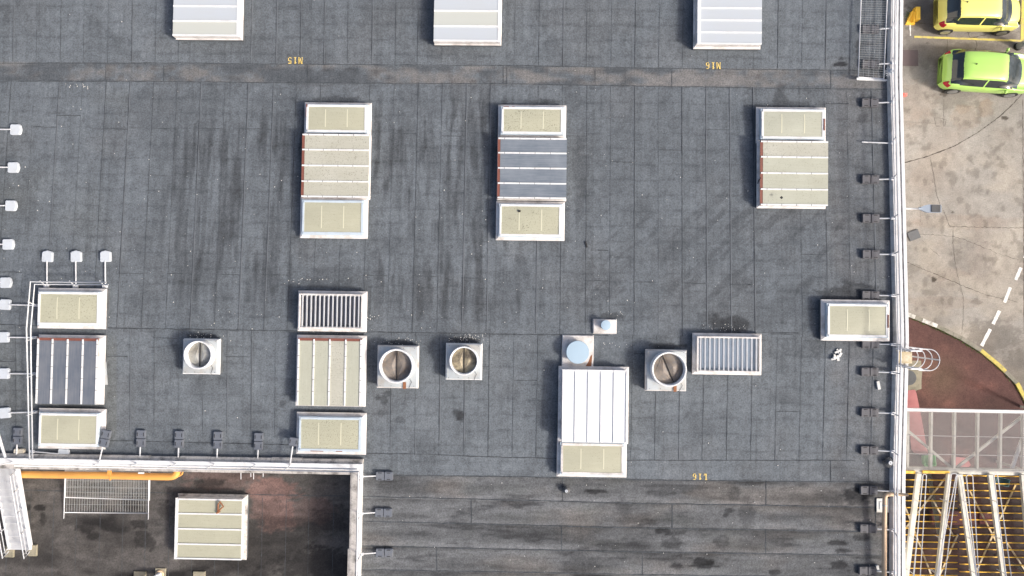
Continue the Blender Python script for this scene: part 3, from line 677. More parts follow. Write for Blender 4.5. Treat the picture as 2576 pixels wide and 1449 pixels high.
# right hand ones
louvre((1742,838,1915,943), 'louvred vent with light bluish glass and white slats, right of the largest round fan', 'glasslt', 13)
roof_vent((2066,754,2237,858), 'framed vent with plain cream pane and peeling white frame, next to the right parapet', 'sheet_clean', rusty=4, ins=.13)
panel_light((1404,921,1581,1116), 'bright white roof light of five upright panels, below the wide round blue cap', ['sheet_opal']*5, False, 6, False, wide=.08, ins=.13, over=.02, joints=False, thin=True, hgt=.3, name='opal_skylight')
roof_vent((1401,1104,1576,1200), 'framed vent with plain pane and brown stained tape, under the bright white roof light', 'sheet_clean', 'blue', 'flash', rusty=0)
# holes / wires
def on_roof_disc(px, py, h, r, name, mat, label, cat):
    c = P(px, py, h); mb = MB(); pts = [(c.x+r*(1+.3*rnd.uniform(-1,1))*math.cos(a), c.y+r*(1+.3*rnd.uniform(-1,1))*math.sin(a)) for a in np.linspace(0, 6.28, 10)[:-1]]
    mb.prism(pts, c.z, c.z+.006); return single(mb, name, mat, label, cat, tuple(c))
on_roof_disc(1966,497,.62,.05,'dropped_stone',M['dark'],'black lump lying on the lowest pale panel of the right roof light','stone')
on_roof_disc(1307,531,.46,.05,'dropped_stone',M['dark'],'black lump lying on the flecked vent pane below the dark blue panels','stone')
# fallen bits on the blue panels (bird strike marks)
mb = MB(); a = P(1902,478,.3); cab = [P(1914,447,.45), P(1908,455,.32), P(1905,466,.12), P(1903,480,.03), P(1901,492,.02)]
mb.tube(cab, .016, 6); single(mb, 'black_cable', M['black'], 'black cable hanging over the left edge of the right roof light', 'cable', tuple(a), smooth=True)
p = P(1475,615,.02); mb = MB(); mb.beam((p.x-.03,p.y+.11,p.z+.02),(p.x+.03,p.y-.11,p.z+.02),.05,.03); single(mb,'felt_offcut',M['dark'],'small black strip lying loose on the open felt below the roof lights','offcut',tuple(p))

# lower roof light with rusty bracket
def lower_light():
    c = W((445+622)/2, (1242+1408)/2, LZ+.21); k = (CAMZ-c.z)/F; c.z -= .21; w_, h_ = 177*k, 165*k*.985
    t = thing('panel_skylight', 'four cream panels on the dark lower roof, with a rusty bracket lying on them', 'skylight', tuple(c), 'panelled roof lights')
    curb_of(t, w_, h_, .26, .10, mats=('flashdirty',)); fw, fh = w_-.2, h_-.2
    mb = MB(); mb.box(-fw/2-.03, fw/2, -fh/2, fh/2, .262, .46); mb.build('casing', M['white'], t)
    for i in range(4):
        y1_ = fh/2-fh*i/4; pb = MB(); pb.box(-fw/2+.08, fw/2-.02, y1_-fh/4+.02, y1_-.02, .463, .49); pb.build('panel', M['sheet_clean'], t)
    e = MB(); e.box(-fw/2-.04, -fw/2+.075, -fh/2-.01, fh/2+.01, .463, .505); e.build('edge_board', M['white'], t)
    for i in range(5):
        y = fh/2-fh*i/4; y = min(max(y, -fh/2+.03), fh/2-.03); b = MB(); b.box(-fw/2+.08, fw/2+.02, y-.028, y+.028, .492, .52); b.build('glazing_bar', M['white'], t)
lower_light()
z = LZ+.56; pts = [W(548,1287,z), W(549,1268,z+.02), W(553,1262,z+.05), W(562,1274,z+.04), W(549,1286,z)]
mb = MB(); mb.tube(pts, .03, 6); mb.tube([W(545,1291,z), W(553,1285,z)], .04, 6)
single(mb, 'rusty_bracket', M['rust2'], 'rusty triangular bracket lying on the roof light of the lower roof', 'bracket', tuple(pts[0]), smooth=False)

# ------------------------------------------------------------------ fans
def fan(px, ring, rr, label, dm, ang=0.0, border='white', wire=True, strap=False):
    c, w_, h_ = rect_px(*px, .38); t = thing('roof_fan', label, 'roof fan', tuple(c), 'round roof fans in square housings')
    zt_ = .42; mb = MB(); mb.box(-w_/2+.03,w_/2-.03,-h_/2+.03,h_/2-.03, -.3, .25, 1); mb.frust((-w_/2,w_/2,-h_/2,h_/2), .2505, (-w_/2+.03,w_/2-.03,-h_/2+.03,h_/2-.03), zt_-.03)
    mb.build('curb', [M['flash'] if border != 'white' else M['white'], M['curbfelt']], t)
    mb = MB(); x, y = w_/2-.05, h_/2-.05; mb.bbox(-x, x, -y, y, zt_-.028, zt_, .012)
    for sx in (-1,1):
        for sy in (-1,1):
            for q in (.86, .3): mb.cyl(sx*x*q, sy*y*.93, .012, zt_, zt_+.008, 8, 1)
    mb.build('housing_plate', [M['galv'], M['dark']], t)
    kk = (CAMZ-c.z-zt_-.3)/F; R_ = rr*kk; rc = P(ring[0], ring[1], zt_+.3); x0, y0 = rc.x-c.x, rc.y-c.y
    mb = MB(); mb.lathe(x0, y0, [(R_,zt_+.001),(R_,zt_+.02),(R_*.985,zt_+.30),(R_*.96,zt_+.315),(R_*.885,zt_+.30),(R_*.86,zt_+.05),(R_*.86,zt_+.001)], 56)
    mb.build('ring_duct', M['white'], t, smooth=True)
    mb = MB(); mb.cyl(x0, y0, R_*.855, zt_+.001, zt_+.012, 48); mb.build('duct_floor', M['dark'], t)
    ri = R_*.845; rot = Matrix.Rotation(ang, 3, 'Z')
    for s in (-1, 1):
        # half disc flap, folded along a diamond
        vs = [(0,-ri*.97,.10),(0,ri*.97,.10),(s*ri*.98,0,.05)]; pl = MB()
        arc = [(s*ri*math.sin(a), -ri*math.cos(a), .06) for a in np.linspace(0.05, math.pi-.05, 25)]
        cen = (s*ri*.36, 0, .135)
        pts3 = [rot @ Vector((s*.012, -ri*.98, .09))]+[rot @ Vector(a) for a in arc]+[rot @ Vector((s*.012, ri*.98, .09))]
        cc = rot @ Vector(cen); n = len(pts3)
        pl.add([(x0+v.x, y0+v.y, zt_+v.z) for v in pts3]+[(x0+cc.x, y0+cc.y, zt_+cc.z)], [(i, (i+1) % n, n) for i in range(n)])
        fo = pl.build('damper_flap', M[dm], t)
        rg = MB(); dia = [(s*.02,-ri*.9),(s*ri*.93,0),(s*.02,ri*.9)]
        for a, b in zip(dia, dia[1:]):
            A = rot @ Vector((*a, .118)); B = rot @ Vector((*b, .10)); rg.beam((x0+A.x, y0+A.y, zt_+A.z+.0), (x0+B.x, y0+B.y, zt_+B.z), .018, .012)
        rg.build('stiffener', M[dm], fo)
    A = rot @ Vector((0,-ri*.97,.135)); B = rot @ Vector((0,ri*.97,.135)); mb = MB(); mb.beam((x0+A.x,y0+A.y,zt_+A.z),(x0+B.x,y0+B.y,zt_+B.z),.02,.05); mb.build('hinge_bar', M['dark'], t)
    if wire:
        mb = MB(); mb.tube([(x0+R_*.72,y0-R_*.75,zt_+.02),(x0+R_*.85,y0-R_*.95,zt_+.03),(x0+R_*.7,-h_/2+.05,zt_+.01),(x0+R_*.66,-h_/2-.03,.2)], .007, 5); mb.build('wire', M['black'], t)
    if strap:
        mb = MB(); mb.box(x0+R_*.35, x0+R_*.52, -h_/2-.0, y0-R_*.96, zt_+.002, zt_+.03); mb.build('rusty_strap', M['rust2'], t)
    return t
fan((458,851,552,943), (497,893), 36.5, 'smallish round fan with pale clean flaps, leftmost of the four round fans', 'damper3')
fan((947,868,1053,978), (996,921), 44, 'large round fan with grey brown flaps and rusty strap, beside the upright cream panels', 'damper2', strap=True, border='f')
fan((1120,863,1213,957), (1166.5,908), 37, 'small round fan with yellowish dirty flaps, third from the left', 'damper')
fan((1624,879,1728,985), (1683.5,929), 44.5, 'large round fan with slanting hinge bar, left of the light bluish louvred vent', 'damper2', ang=R(23), strap=True, border='f')
def capvent(px, cc, rr, h, label, grp=None):
    c, w_, h_ = rect_px(*px, .03); t = thing('capped_vent', label, 'roof vent', tuple(c), 'vents with round blue caps')
    mb = MB(); mb.frust((-w_/2,w_/2,-h_/2,h_/2), -.15, (-w_/2,w_/2,-h_/2,h_/2), .04); mb.frust((-w_/2,w_/2,-h_/2,h_/2), .0405, (-w_/2+.03,w_/2-.03,-h_/2+.03,h_/2-.03), .10); mb.build('base_plate', M['flash'], t)
    p = P(cc[0], cc[1], h+.12); x, y = p.x-c.x, p.y-c.y; r = rr*(CAMZ-p.z)/F
    mb = MB(); mb.cyl(x, y, r*.93, .10, h+.08, 40); mb.build('collar', M['galv'], t)
    mb = MB(); mb.lathe(x, y, [(0.001,h+.081),(r,h+.081),(r*1.02,h+.09),(r*.99,h+.12),(r*.5,h+.128),(.001,h+.13)], 44); mb.build('cap', M['capblue'], t, smooth=False)
    return t
t = capvent((1413,842,1493,924), (1453.5,886), 28.5, .28, 'wide round pale blue cap on a rust stained base, above the bright white roof light')
mb = MB(); c_, w_, h_ = rect_px(1413,842,1493,924,.03); mb.prism([(w_/2-.30,-h_/2+.05),(w_/2-.08,-h_/2+.04),(w_/2-.05,-h_/2+.5),(w_/2-.12,-h_/2+.42),(w_/2-.2,-h_/2+.2)], .1005, .103); mb.build('rust_stain', M['rust2'], t)
capvent((1491,802,1551,840), (1524.5,818), 12.5, .22, 'little round pale blue cap on a small oblong base, smaller of the two capped vents')

# ------------------------------------------------------------------ roof drains and turbine cowls
def cowl(px, py, r, n, label, h=.22, disc='blockwhite'):
    c = P(px, py, .02); t = thing('roof_cowl', label, 'roof vent', tuple(c), 'finned drain cowls')
    mb = MB(); mb.cyl(0, 0, r*.55, -.05, .05, 20); mb.build('base', M['dark'], t)
    mb = MB()
    for i in range(n):
        a = 2*math.pi*i/n; p = Vector((math.cos(a), math.sin(a), 0)); 
        mb.beam(p*r*.15+Vector((0,0,h)), p*r*1.0+Vector((0,0,h*.55)), .028, .012)
        mb.beam(p*r*1.0+Vector((0,0,h*.55)), p*r*.9+Vector((0,0,.02)), .028, .012)
    mb.build('fins', M[disc] if r > .2 else M['iron'], t)
    mb = MB(); mb.cyl(0, 0, r*.36, h+.002, h+.02, 20); mb.cyl(0,0,r*.09,h+.0205,h+.035,10,1); mb.build('top_disc', [M['blockwhite'], M['dark']], t)
cowl(2238, 184, .24, 20, 'pale finned drain cowl beside the end of the long mesh panel, near the right parapet')
cowl(1424, 1231, .15, 16, 'small dark finned drain cowl with white centre on the streaky lower felt')
cowl(2232, 1161, .20, 18, 'dark finned drain cowl at the right parapet, low on the roof', disc='iron')

# ------------------------------------------------------------------ guard rails
BLOCK = ['block']
M['blockblue'] = painted('blue_grey_weight', (.125,.140,.170), (.17,.17,.17), .5, .6)
def weight_dark(parent, loc, ang, off, single_=False):
    # two plastic-bound slabs side by side with slotted handles; local x runs along the arm
    mb = MB(); L = .40
    parts = (-L/2-.005, L/2+.005) if not single_ else (0,)
    for cx in parts:
        w2, h2 = .195, .20; pts = []
        for qx, qy in ((1,1),(-1,1),(-1,-1),(1,-1)):
            for k_ in range(4):
                a = math.atan2(qy,qx)-R(45)+R(30)*k_ ; pts.append((cx+qx*(w2-.04)+.04*math.cos(a), qy*(h2-.04)+.04*math.sin(a)))
        mb.prism(pts, 0, .10, 0); s_ = .93
        mb.prism([(cx+(p[0]-cx)*s_, p[1]*s_) for p in pts], .1005, .115, 0)
        for sy in (-1,1): mb.box(cx-.085, cx+.085, sy*.145-.017, sy*.145+.017, .1155, .119, 1)
        for q in (-.05, .05): mb.cyl(cx, q, .009, .1155, .12, 8, 1)
    mb.v = [(a*.80,b*.80,c) for a,b,c in mb.v]; o = mb.build('counterweight', [M[BLOCK[0]], M['dark']], parent); o.location = loc; o.rotation_euler = (0,0,ang); return o
def weight_white(parent, loc, ang, mat='blockwhite'):
    mb = MB(); w2 = .27
    pts = [(w2,-.22),(w2,-.05),(w2-.05,0),(w2,.05),(w2,.22),(w2-.05,.27),(-w2+.06,.27),(-w2,.20),(-w2-.05,0),(-w2,-.20),(-w2+.06,-.27),(w2-.05,-.27)]
    mb.prism(pts, 0, .08); mb.prism([(p[0]*.9, p[1]*.9) for p in pts], .0805, .10)
    for a in (-.14,.14):
        for b in (-.14,.14): mb.cyl(a, b, .016, .1005, .106, 8, 1)
    mb.cyl(0,0,.016,.1005,.107,8,1)
    mb.v = [(a*.74,b*.74,c) for a,b,c in mb.v]; ang += rnd.uniform(-.06,.06); o = mb.build('counterweight', [M[mat], M['galv']], parent); o.location = loc; o.rotation_euler = (0,0,ang); return o
def support(t, off, foot, top_, wpx, kind, zbase=.0, single_=False, armend=None):
    """foot, top_ world points; wpx: weight centre world"""
    off = Vector(off); mb = MB(); f = Vector(foot)-off; tp = Vector(top_)-off
    mb.tube([f, tp], .022, 6); mb.box(f.x-.09, f.x+.09, f.y-.05, f.y+.05, f.z-.02, f.z+.05); mb.build('post', M['rail'], t)
    if wpx is not None:
        wv = Vector(wpx)-off; a = math.atan2(f.y-wv.y, f.x-wv.x); d = Vector((math.cos(a), math.sin(a), 0))
        mb = MB(); st = wv+d*(.32 if kind == 'dark' and not single_ else .17); mb.tube([(st.x,st.y,wv.z+.09), (f.x,f.y,max(f.z,wv.z+.09))], .026, 6); mb.build('arm', M['rail'], t)
        if kind == 'dark': weight_dark(t, wv, a, off, single_)
        elif kind == 'cream': weight_white(t, wv, a, 'blockcream')
        elif kind == 'white': weight_white(t, wv, a)
def rails(t, off, pls, r=.024):
    for nm, pts in pls:
        mb = MB(); mb.tube([Vector(p)-Vector(off) for p in pts], r, 8); mb.build(nm, M['rail'], t, smooth=True)
# right edge
off = P(2250, 724, .2); t = thing('guard_rail', 'long white guard rail along the right parapet, held by dark double counterweights', 'guard rail', tuple(off), 'roof guard rails')
rx1, rx2 = P(2264,724,1.1).x, P(2257,724,.6).x
rails(t, off, [('top_rail', [(rx1, y, zr(y)+1.1) for y in (Y_B, Y_V2, Y_RG, Y_V1, Y_T)]), ('mid_rail', [(rx2, y, zr(y)+.6) for y in (Y_B, Y_V2, Y_RG, Y_V1, Y_T)])])
for wx, y in [(2187,75),(2187,163),(2186,260),(None,358),(2187,452),(2188,550),(2188,640),(2187,743),(2187,865),(2185,935),(2185,1037),(2184,1132),(2183,1232),(2182,1328),(2180,1434)]:
    f = P(2247, y+1, .2); f.y = (P(wx,y,.02).y if wx else f.y); tp = Vector((rx1, f.y+.04, zr(f.y)+1.1))
    if wx: support(t, off, f, tp, P(wx, y, .02), 'dark')
    else:
        support(t, off, f, tp, None, None); q = P(2168,357,.1); mb = MB(); mb.tube([q-off, f-off+Vector((0,0,-.08))], .026, 6); mb.build('arm', M['rail'], t)
# courtyard top edge
BLOCK[0] = 'blockblue'
zc = Z_V2
off = P(450, 1165, .3); t = thing('guard_rail', 'white guard rail above the courtyard parapet with a row of dark double counterweights', 'guard rail', tuple(off), 'roof guard rails')
ry1, ry2 = P(450,1179,1.1).y, P(450,1172,.65).y; xe1, xe2 = P(903,1187,1.1).x, P(898,1180,.65).x
xs1 = P(36,1172,1.1).x
rails(t, off, [('top_rail', [(xs1, ry1, zc+1.1), (xe1, ry1, zc+1.1)]), ('mid_rail', [(xs1+.05, ry2, zc+.65), (xe2, ry2, zc+.65)])])
for wx, wy, sg in [(48,1096,0),(267,1102,0),(357,1102,0),(453,1104,0),(550,1106,0),(652,1109,0),(740,1110,1)]:
    f = P(wx+1.5, 1161+wx*.008, .12); f.x = P(wx,wy,.02).x-.01; support(t, off, f, (f.x-.02, ry1, zc+1.1), P(wx, wy, .34 if wx in (267, 740) else .02), 'dark', single_=bool(sg))
c_ = P(51,1141,.02); weight_white(t, c_-off, R(90), 'blockcream')
# courtyard right edge
off = P(905, 1300, .3); t = thing('guard_rail', 'white guard rail down the right side of the sunken roof with three grey counterweights', 'guard rail', tuple(off), 'roof guard rails')
xx1, xx2 = P(899.5,1300,1.1).x, P(904,1300,.65).x
rails(t, off, [('top_rail', [(xx1, ry1, zc+1.1), (xx1, Y_B, zc+1.1)]), ('mid_rail', [(xx2, ry2, zc+.65), (xx2, Y_B, zc+.65)])])
for wx, wy in [(968,1196),(966,1288),(968,1389)]:
    f = P(908, wy+.3, .25); f.y = P(wx,wy,.02).y; support(t, off, f, (xx1, f.y, zc+1.1), P(wx, wy, .02), 'dark')
# far left edge rail, standing outside the picture
off = P(-40, 500, .0); t = thing('guard_rail', 'guard rail off the left edge whose square white weights reach onto the roof', 'guard rail', tuple(off), 'roof guard rails')
pl = [P(-38,230,1.1), P(-62,820,1.1)]; pl2 = [P(-30,230,.6), P(-52,820,.6)]
rails(t, off, [('top_rail', pl), ('mid_rail', pl2)])
for wx, wy in [(42,327),(36,422),(30,518),(23,615),(17,711)]:
    f = P(-34-(wy-327)*.05, wy-1, .05); tp = P(-42-(wy-327)*.04, wy-8, 1.1); support(t, off, f, tp, P(wx, wy, .02), 'white')
# corner rail round the left roof lights
off = P(90, 720, .0); t = thing('guard_rail', 'angled white guard rail wrapping the roof lights at the left, with white counterweights', 'guard rail', tuple(off), 'roof guard rails')
rails(t, off, [('top_rail', [P(267,710,1.1), P(76.5,708.5,1.1), P(66.5,827,1.1), P(69,925,1.1), P(74,1158,1.1)]), ('mid_rail', [P(272,716,.62), P(87,715,.62), P(77,829,.62), P(78,920,.62), P(82,1158,.62)])])
for wx, wy, fx, fy, tx, ty in [(122,646,118,720,101,707),(194,646,191,721,175,707),(268,646,265,721,251,707),(16,766,92,768,71,760),(12,848,88,849,66,858),(13,939,89,940,68,950),(15,1038,90,1036,69,1045),(162,1141,82,1135,75,1150)]:
    support(t, off, P(fx, fy, .06), P(tx, ty, 1.1), P(wx, wy, .02), 'white')
# white pole at far left
a, b = P(-8,1080,.9), P(13,1150,.5); mb = MB(); mb.tube([a,b], .05, 8); single(mb, 'stair_handrail', M['rail'], 'thick slanting white pole at the left edge above the stair head', 'pole', tuple(b), smooth=True)

# ------------------------------------------------------------------ mesh fence panels
def fence(a, b, c, d, label, nv=30, nh=6, ext=.12, sub=None, grp='loose mesh fence panels', r=.02, wr=.0045):
    """corners a(top-left) b(top-right) c(bottom-right) d(bottom-left), world points"""
    o = Vector(d); A, B, C, D = [Vector(v)-o for v in (a,b,c,d)]
    t = thing('fence_panel', label, 'fence panel', tuple(o), grp)
    mb = MB(); e = (D-A).normalized()*ext; mb.tube([A, D+e], r, 8); mb.tube([B, C+e], r, 8); mb.tube([A,B], r, 8); mb.tube([D,C], r, 8); mb.build('frame', M['rail'], t, smooth=True)
    mb = MB()
    for i in range(1, nv): s = i/nv; mb.tube([A.lerp(B,s), D.lerp(C,s)], wr, 4)
    for i in range(1, nh): s = i/nh; mb.tube([A.lerp(D,s)+Vector((0,0,.005)), B.lerp(C,s)+Vector((0,0,.005))], wr, 4)
    mb.build('wire_mesh', M['galv'], t); return t
z1, z2 = .20, .26
fence(P(2168,-60,z1), P(2234,-60,z2), P(2223,198,z2), P(2159,194,z1), 'mesh fence panel lying flat over two counterweights at the upper right', 5, 44, .04, wr=.0032)
q = P(2155,198,.2); mb = MB(); mb.tube([P(2155,197,.24), P(2232,202,.24)], .03, 8); mb.tube([P(2155,200,.16), P(2228,204,.16)], .02, 8)
single(mb, 'steel_tube', M['rail'], 'galvanised tube across the lower end of the flat mesh panel', 'tube', tuple(q), smooth=True)
fence(W(164,1184,-.52), W(374,1186,-.52), W(374,1291,LZ+.05), W(161,1289,LZ+.05), 'mesh fence panel leaning under the orange duct, front one reaching lowest', 33, 5, .28, wr=.0036)
fence(W(166,1180,-.58), W(377,1182,-.58), W(376,1258,LZ+.12), W(164,1251,LZ+.12), 'mesh fence panel leaning behind another one under the orange duct', 33, 5, .02, wr=.0032)

# ------------------------------------------------------------------ orange duct
zz = LZ+.75; t = thing('orange_duct', 'thick orange pipe running along the wall of the sunken roof', 'pipe', tuple(W(30,1195,LZ))); off = W(30,1195,LZ)
pth = [W(-40,1193,zz), W(36,1193.5,zz), W(250,1196,zz), W(425,1199.5,zz)]+[W(425+20*math.sin(R(a)), 1199.5-11+11*math.cos(R(a)), zz) for a in (20,40,60,75)]+[W(447,1180,zz)]
mb = MB(); mb.tube([p-off for p in pth], .135, 20); mb.build('duct', M['orange'], t, smooth=True)
mb = MB(); mb.tube([p-off for p in (W(443,1197,zz),W(452,1197,zz),W(458,1193,zz),W(460,1186,zz))], .03, 10); mb.build('branch_pipe', M['orange'], t, smooth=True)
mb = MB(); a = W(282,1180,zz)-off; b = W(282,1205,zz)-off; mb.box(a.x-.09, a.x+.06, b.y+.2, a.y+.1, zz+.12-off.z, zz+.16-off.z); mb.box(a.x-.01, a.x+.02, b.y-.02, a.y, zz+.05-off.z, zz+.145-off.z); mb.build('bracket', M['orange'], t)
mb = MB(); a = W(348,1191,zz+.14)-off; b = W(363,1189,zz+.14)-off; mb.box(a.x, b.x, a.y-.01, a.y+.05, a.z, a.z+.02); mb.build('label_plate', M['white'], t)

# ------------------------------------------------------------------ stairs down to the lower roof
def stairs():
    n = 12; ztop = .22; off = W(55,1390,LZ); t = thing('metal_stair', 'pale ribbed metal stair descending onto the dark sunken roof at lower left', 'stairs', tuple(off))
    zb = LZ+.16; y_bot = W(50,1383,zb).y; xc_l = W(24,1383,zb).x; xc_r = W(73,1383,zb).x; y_top = W(20,1177,ztop).y; xt_r = W(38.5,1177,ztop).x
    rise = (ztop-zb)/(n-1); run = (y_top-y_bot)/n
    for i in range(n):
        f = i/(n-1); z = zb+rise*i-off.z; y0 = y_bot+run*i-off.y; xl = xc_l-off.x-.0; xr_ = xc_r-off.x
        sh = (xt_r-xc_r)*f; 
        mb = MB(); nb_ = 9
        for k_ in range(nb_): mb.box(xl+sh, xr_+sh, y0+run*k_/nb_*1.04, y0+run*(k_+.72)/nb_*1.04, z-.03, z-.002*(k_ % 2))
        mb.box(xl+sh+.01, xr_+sh-.01, y0+.01, y0+run, z-.05, z-.0305)
        mb.build('tread', M['rail'], t)
    for s in (0, 1):
        mb = MB(); xx = (xc_l if s == 0 else xc_r)-off.x+(-.03 if s == 0 else .03)
        p = Vector((xx, y_bot-off.y, zb-off.z+.03)); q = Vector((xx+(xt_r-xc_r), y_top-off.y, ztop-off.z+.03)); mb.beam(p, q, .05, .2); mb.build('stringer', M['rail'], t)
        # handrail with posts
        mb = MB(); lift = Vector((0,0,.95)); a0 = p+Vector((0,-.1,0))
        def hp(f, h): 
            g_ = p.lerp(q, f); return Vector((g_.x+h*.32, g_.y, g_.z+h*.75))
        mb.tube([hp(-.02,.95), hp(.97,.95)], .022, 8); mb.tube([hp(-.02,.95), hp(-.02,.0)], .02, 8); mb.tube([hp(.0,.5), hp(.97,.5)], .016, 8)
        for f in (.02,.27,.52,.77,.97): mb.tube([hp(f,0), hp(f,.95)], .018, 6)
        mb.build('handrail', M['rail'], t, smooth=True)
    for px in ((24,1389),(82,1386)):
        a = W(px[0],px[1],LZ+.05)-off; mb = MB(); mb.bbox(a.x-.17, a.x+.17, a.y-.2, a.y+.24, 0, .08, .015); mb.build('footing', M['concpad'], t)
stairs()
a = W(0,1160,.3); b = W(36,1175,.3); mb = MB(); mb.bbox(a.x-.6, b.x, b.y, a.y, -.4, .32, .01); single(mb, 'stair_landing', M['flash'], 'pale landing block at the head of the metal stair', 'landing', tuple(a)) 
# flanged pipe and slabs at the bottom edge
off = W(404,1440,LZ); t = thing('flue_pipe', 'white pipe rising from a rusty round flange on a square pad, at the bottom edge', 'pipe', tuple(off))
mb = MB(); mb.bbox(-.2,.22,-.35,.18,0,.05,.01); mb.build('pad', M['concpad'], t)
mb = MB(); mb.lathe(0,-.05,[(.11,.051),(.17,.051),(.165,.09),(.11,.10)],28); mb.build('flange', M['tan'], t, smooth=True)
mb = MB(); mb.tube([(0,-.05,.06),(-.02,-.07,.25),(-.2,-.2,.42),(-.6,-.45,.46)], .10, 16); mb.build('pipe', M['white'], t, smooth=True)
for px, lab in ((353,'grey mossy slab on the lower roof, left of the flanged pipe'),(502,'grey mossy slab on the lower roof, right of the flanged pipe')):
    c = W(px,1452,LZ); mb = MB(); mb.bbox(c.x-.24,c.x+.24,c.y-.24,c.y+.24,c.z+.002,c.z+.06,.01); single(mb,'paving_slab',M['concpad'],lab,'slab',tuple(c),'slabs on the lower roof')
def stub(px, y0, y1):
    a, b = W(px,y0,-.2), W(px,y1,-.7); mb = MB(); mb.tube([a,b], .018, 6)
    return mb, b
for px, y1, lab in ((606,1205,'first thin white rod hanging from the courtyard parapet'),(631,1199,'shortest thin white rod hanging from the courtyard parapet'),(638,1205,'thin white rod close right of the shortest one'),(662,1199,'rightmost thin white rod under the courtyard parapet')):
    mb, b = stub(px, 1186, y1); single(mb,'hanging_rod',M['rail'],lab,'rod',tuple(b),'thin rods under the courtyard parapet')

# ------------------------------------------------------------------ tan pipe over the right parapet
off = P(2225,1340,.0); t = thing('tan_pipe', 'tan pipe bending over the right parapet and running down the roof edge', 'pipe', tuple(off))
z = Z_V2+.42
pp = [W(2284,1245,z), W(2240,1243,z), W(2234,1243.5,z), W(2229,1246,z), W(2226.5,1250,z), W(2226,1256,z), W(2225,1340,z-.05), W(2224,1475,z-.1)]
mb = MB(); mb.tube([p-off for p in pp], [.05,.075,.08,.08,.08,.08,.08,.08], 14); mb.build('pipe', M['tan'], t, smooth=True)
mb = MB(); a = W(2225.6,1271,z)-off; mb.tube([a+Vector((0,-.02,0)), a+Vector((0,.02,0))], .095, 14); mb.build('clamp', M['galv'], t)
a = P(2221,1271,.02); mb = MB(); mb.bbox(a.x-.25,a.x+.24,a.y-.26,a.y+.26,a.z,a.z+.03,.006); mb.bbox(a.x-.15,a.x+.1,a.y-.14,a.y+.14,a.z+.0305,a.z+.05,.006)
single(mb,'steel_plate',M['galv'],'pale square plate under the tan pipe by the right parapet','plate',tuple(a))
# loose bits
a = P(2103,892,.0); t = thing('rubble_pile','little heap of white broken pieces on the felt near the ladder','rubble',tuple(a))
for i in range(9):
    q = MB(); x, y = rnd.uniform(-.15,.15), rnd.uniform(-.18,.18); an = rnd.uniform(0,3); d = Vector((math.cos(an),math.sin(an),0))*rnd.uniform(.06,.11); zt_ = .05+rnd.random()*.06
    q.beam(Vector((x,y,zt_))-d, Vector((x,y,zt_+.01))+d, rnd.uniform(.05,.09), .05); q.build('fragment', M['pebble'], t)
a = P(2208,969,.0); mb = MB(); mb.beam((a.x-.03,a.y+.15,a.z+.08),(a.x+.03,a.y-.15,a.z+.08),.10,.08); single(mb,'white_brick',M['pebble'],'single white brick lying on the felt by the right parapet','brick',tuple(a),'white bricks on the roof')
a = P(2205,1427,.0); mb = MB(); mb.beam((a.x-.02,a.y+.10,a.z+.1),(a.x+.02,a.y-.10,a.z+.1),.09,.08); single(mb,'white_brick',M['pebble'],'small white block leaning on the counterweight at bottom right','brick',tuple(a),'white bricks on the roof')
# leaning batten beside the dark left roof light
a = P(262,945,.16); mb = MB(); mb.beam(P(261,910,.2),P(265,968,.2),.14,.04); single(mb,'zinc_batten',M['galv'],'grey zinc strip resting on the flashing right of the dark left roof light','batten',tuple(a))
# white grit
mb = MB()
def chip(p, s):
    n = 5; vs = [(p.x+s*rnd.uniform(.6,1.2)*math.cos(2*math.pi*i/n), p.y+s*rnd.uniform(.6,1.2)*math.sin(2*math.pi*i/n), p.z) for i in range(n)]+[(p.x, p.y, p.z+s*.9)]
    mb.add(vs, [(i,(i+1)%n,n) for i in range(n)])
for _ in range(430):
    z_ = rnd.random()
    if z_ < .55: px, py = rnd.uniform(0,2240), rnd.uniform(212,830)
    elif z_ < .7: px, py = rnd.gauss(1000,300), rnd.uniform(700,880)
    elif z_ < .85: px, py = rnd.uniform(920,2200), rnd.uniform(1160,1440)
    else: px, py = rnd.uniform(0,2200), rnd.uniform(0,1150)
    chip(P(px, py, .012), rnd.choice((.010,.012,.016,.022)))
for cx, cy, n_, s_ in ((505,848,30,16),(1168,850,40,22),(1000,858,24,24),(1190,846,12,20),(1830,825,24,40),(1560,870,10,30),(780,705,20,30),(205,215,14,26),(930,800,14,8),(2110,770,10,30),(1545,790,6,14)):
    for _ in range(n_): chip(P(rnd.gauss(cx,s_), rnd.gauss(cy,5), .012), rnd.choice((.012,.015,.02)))
o = mb.build('gravel', M['pebble'], kind='stuff')

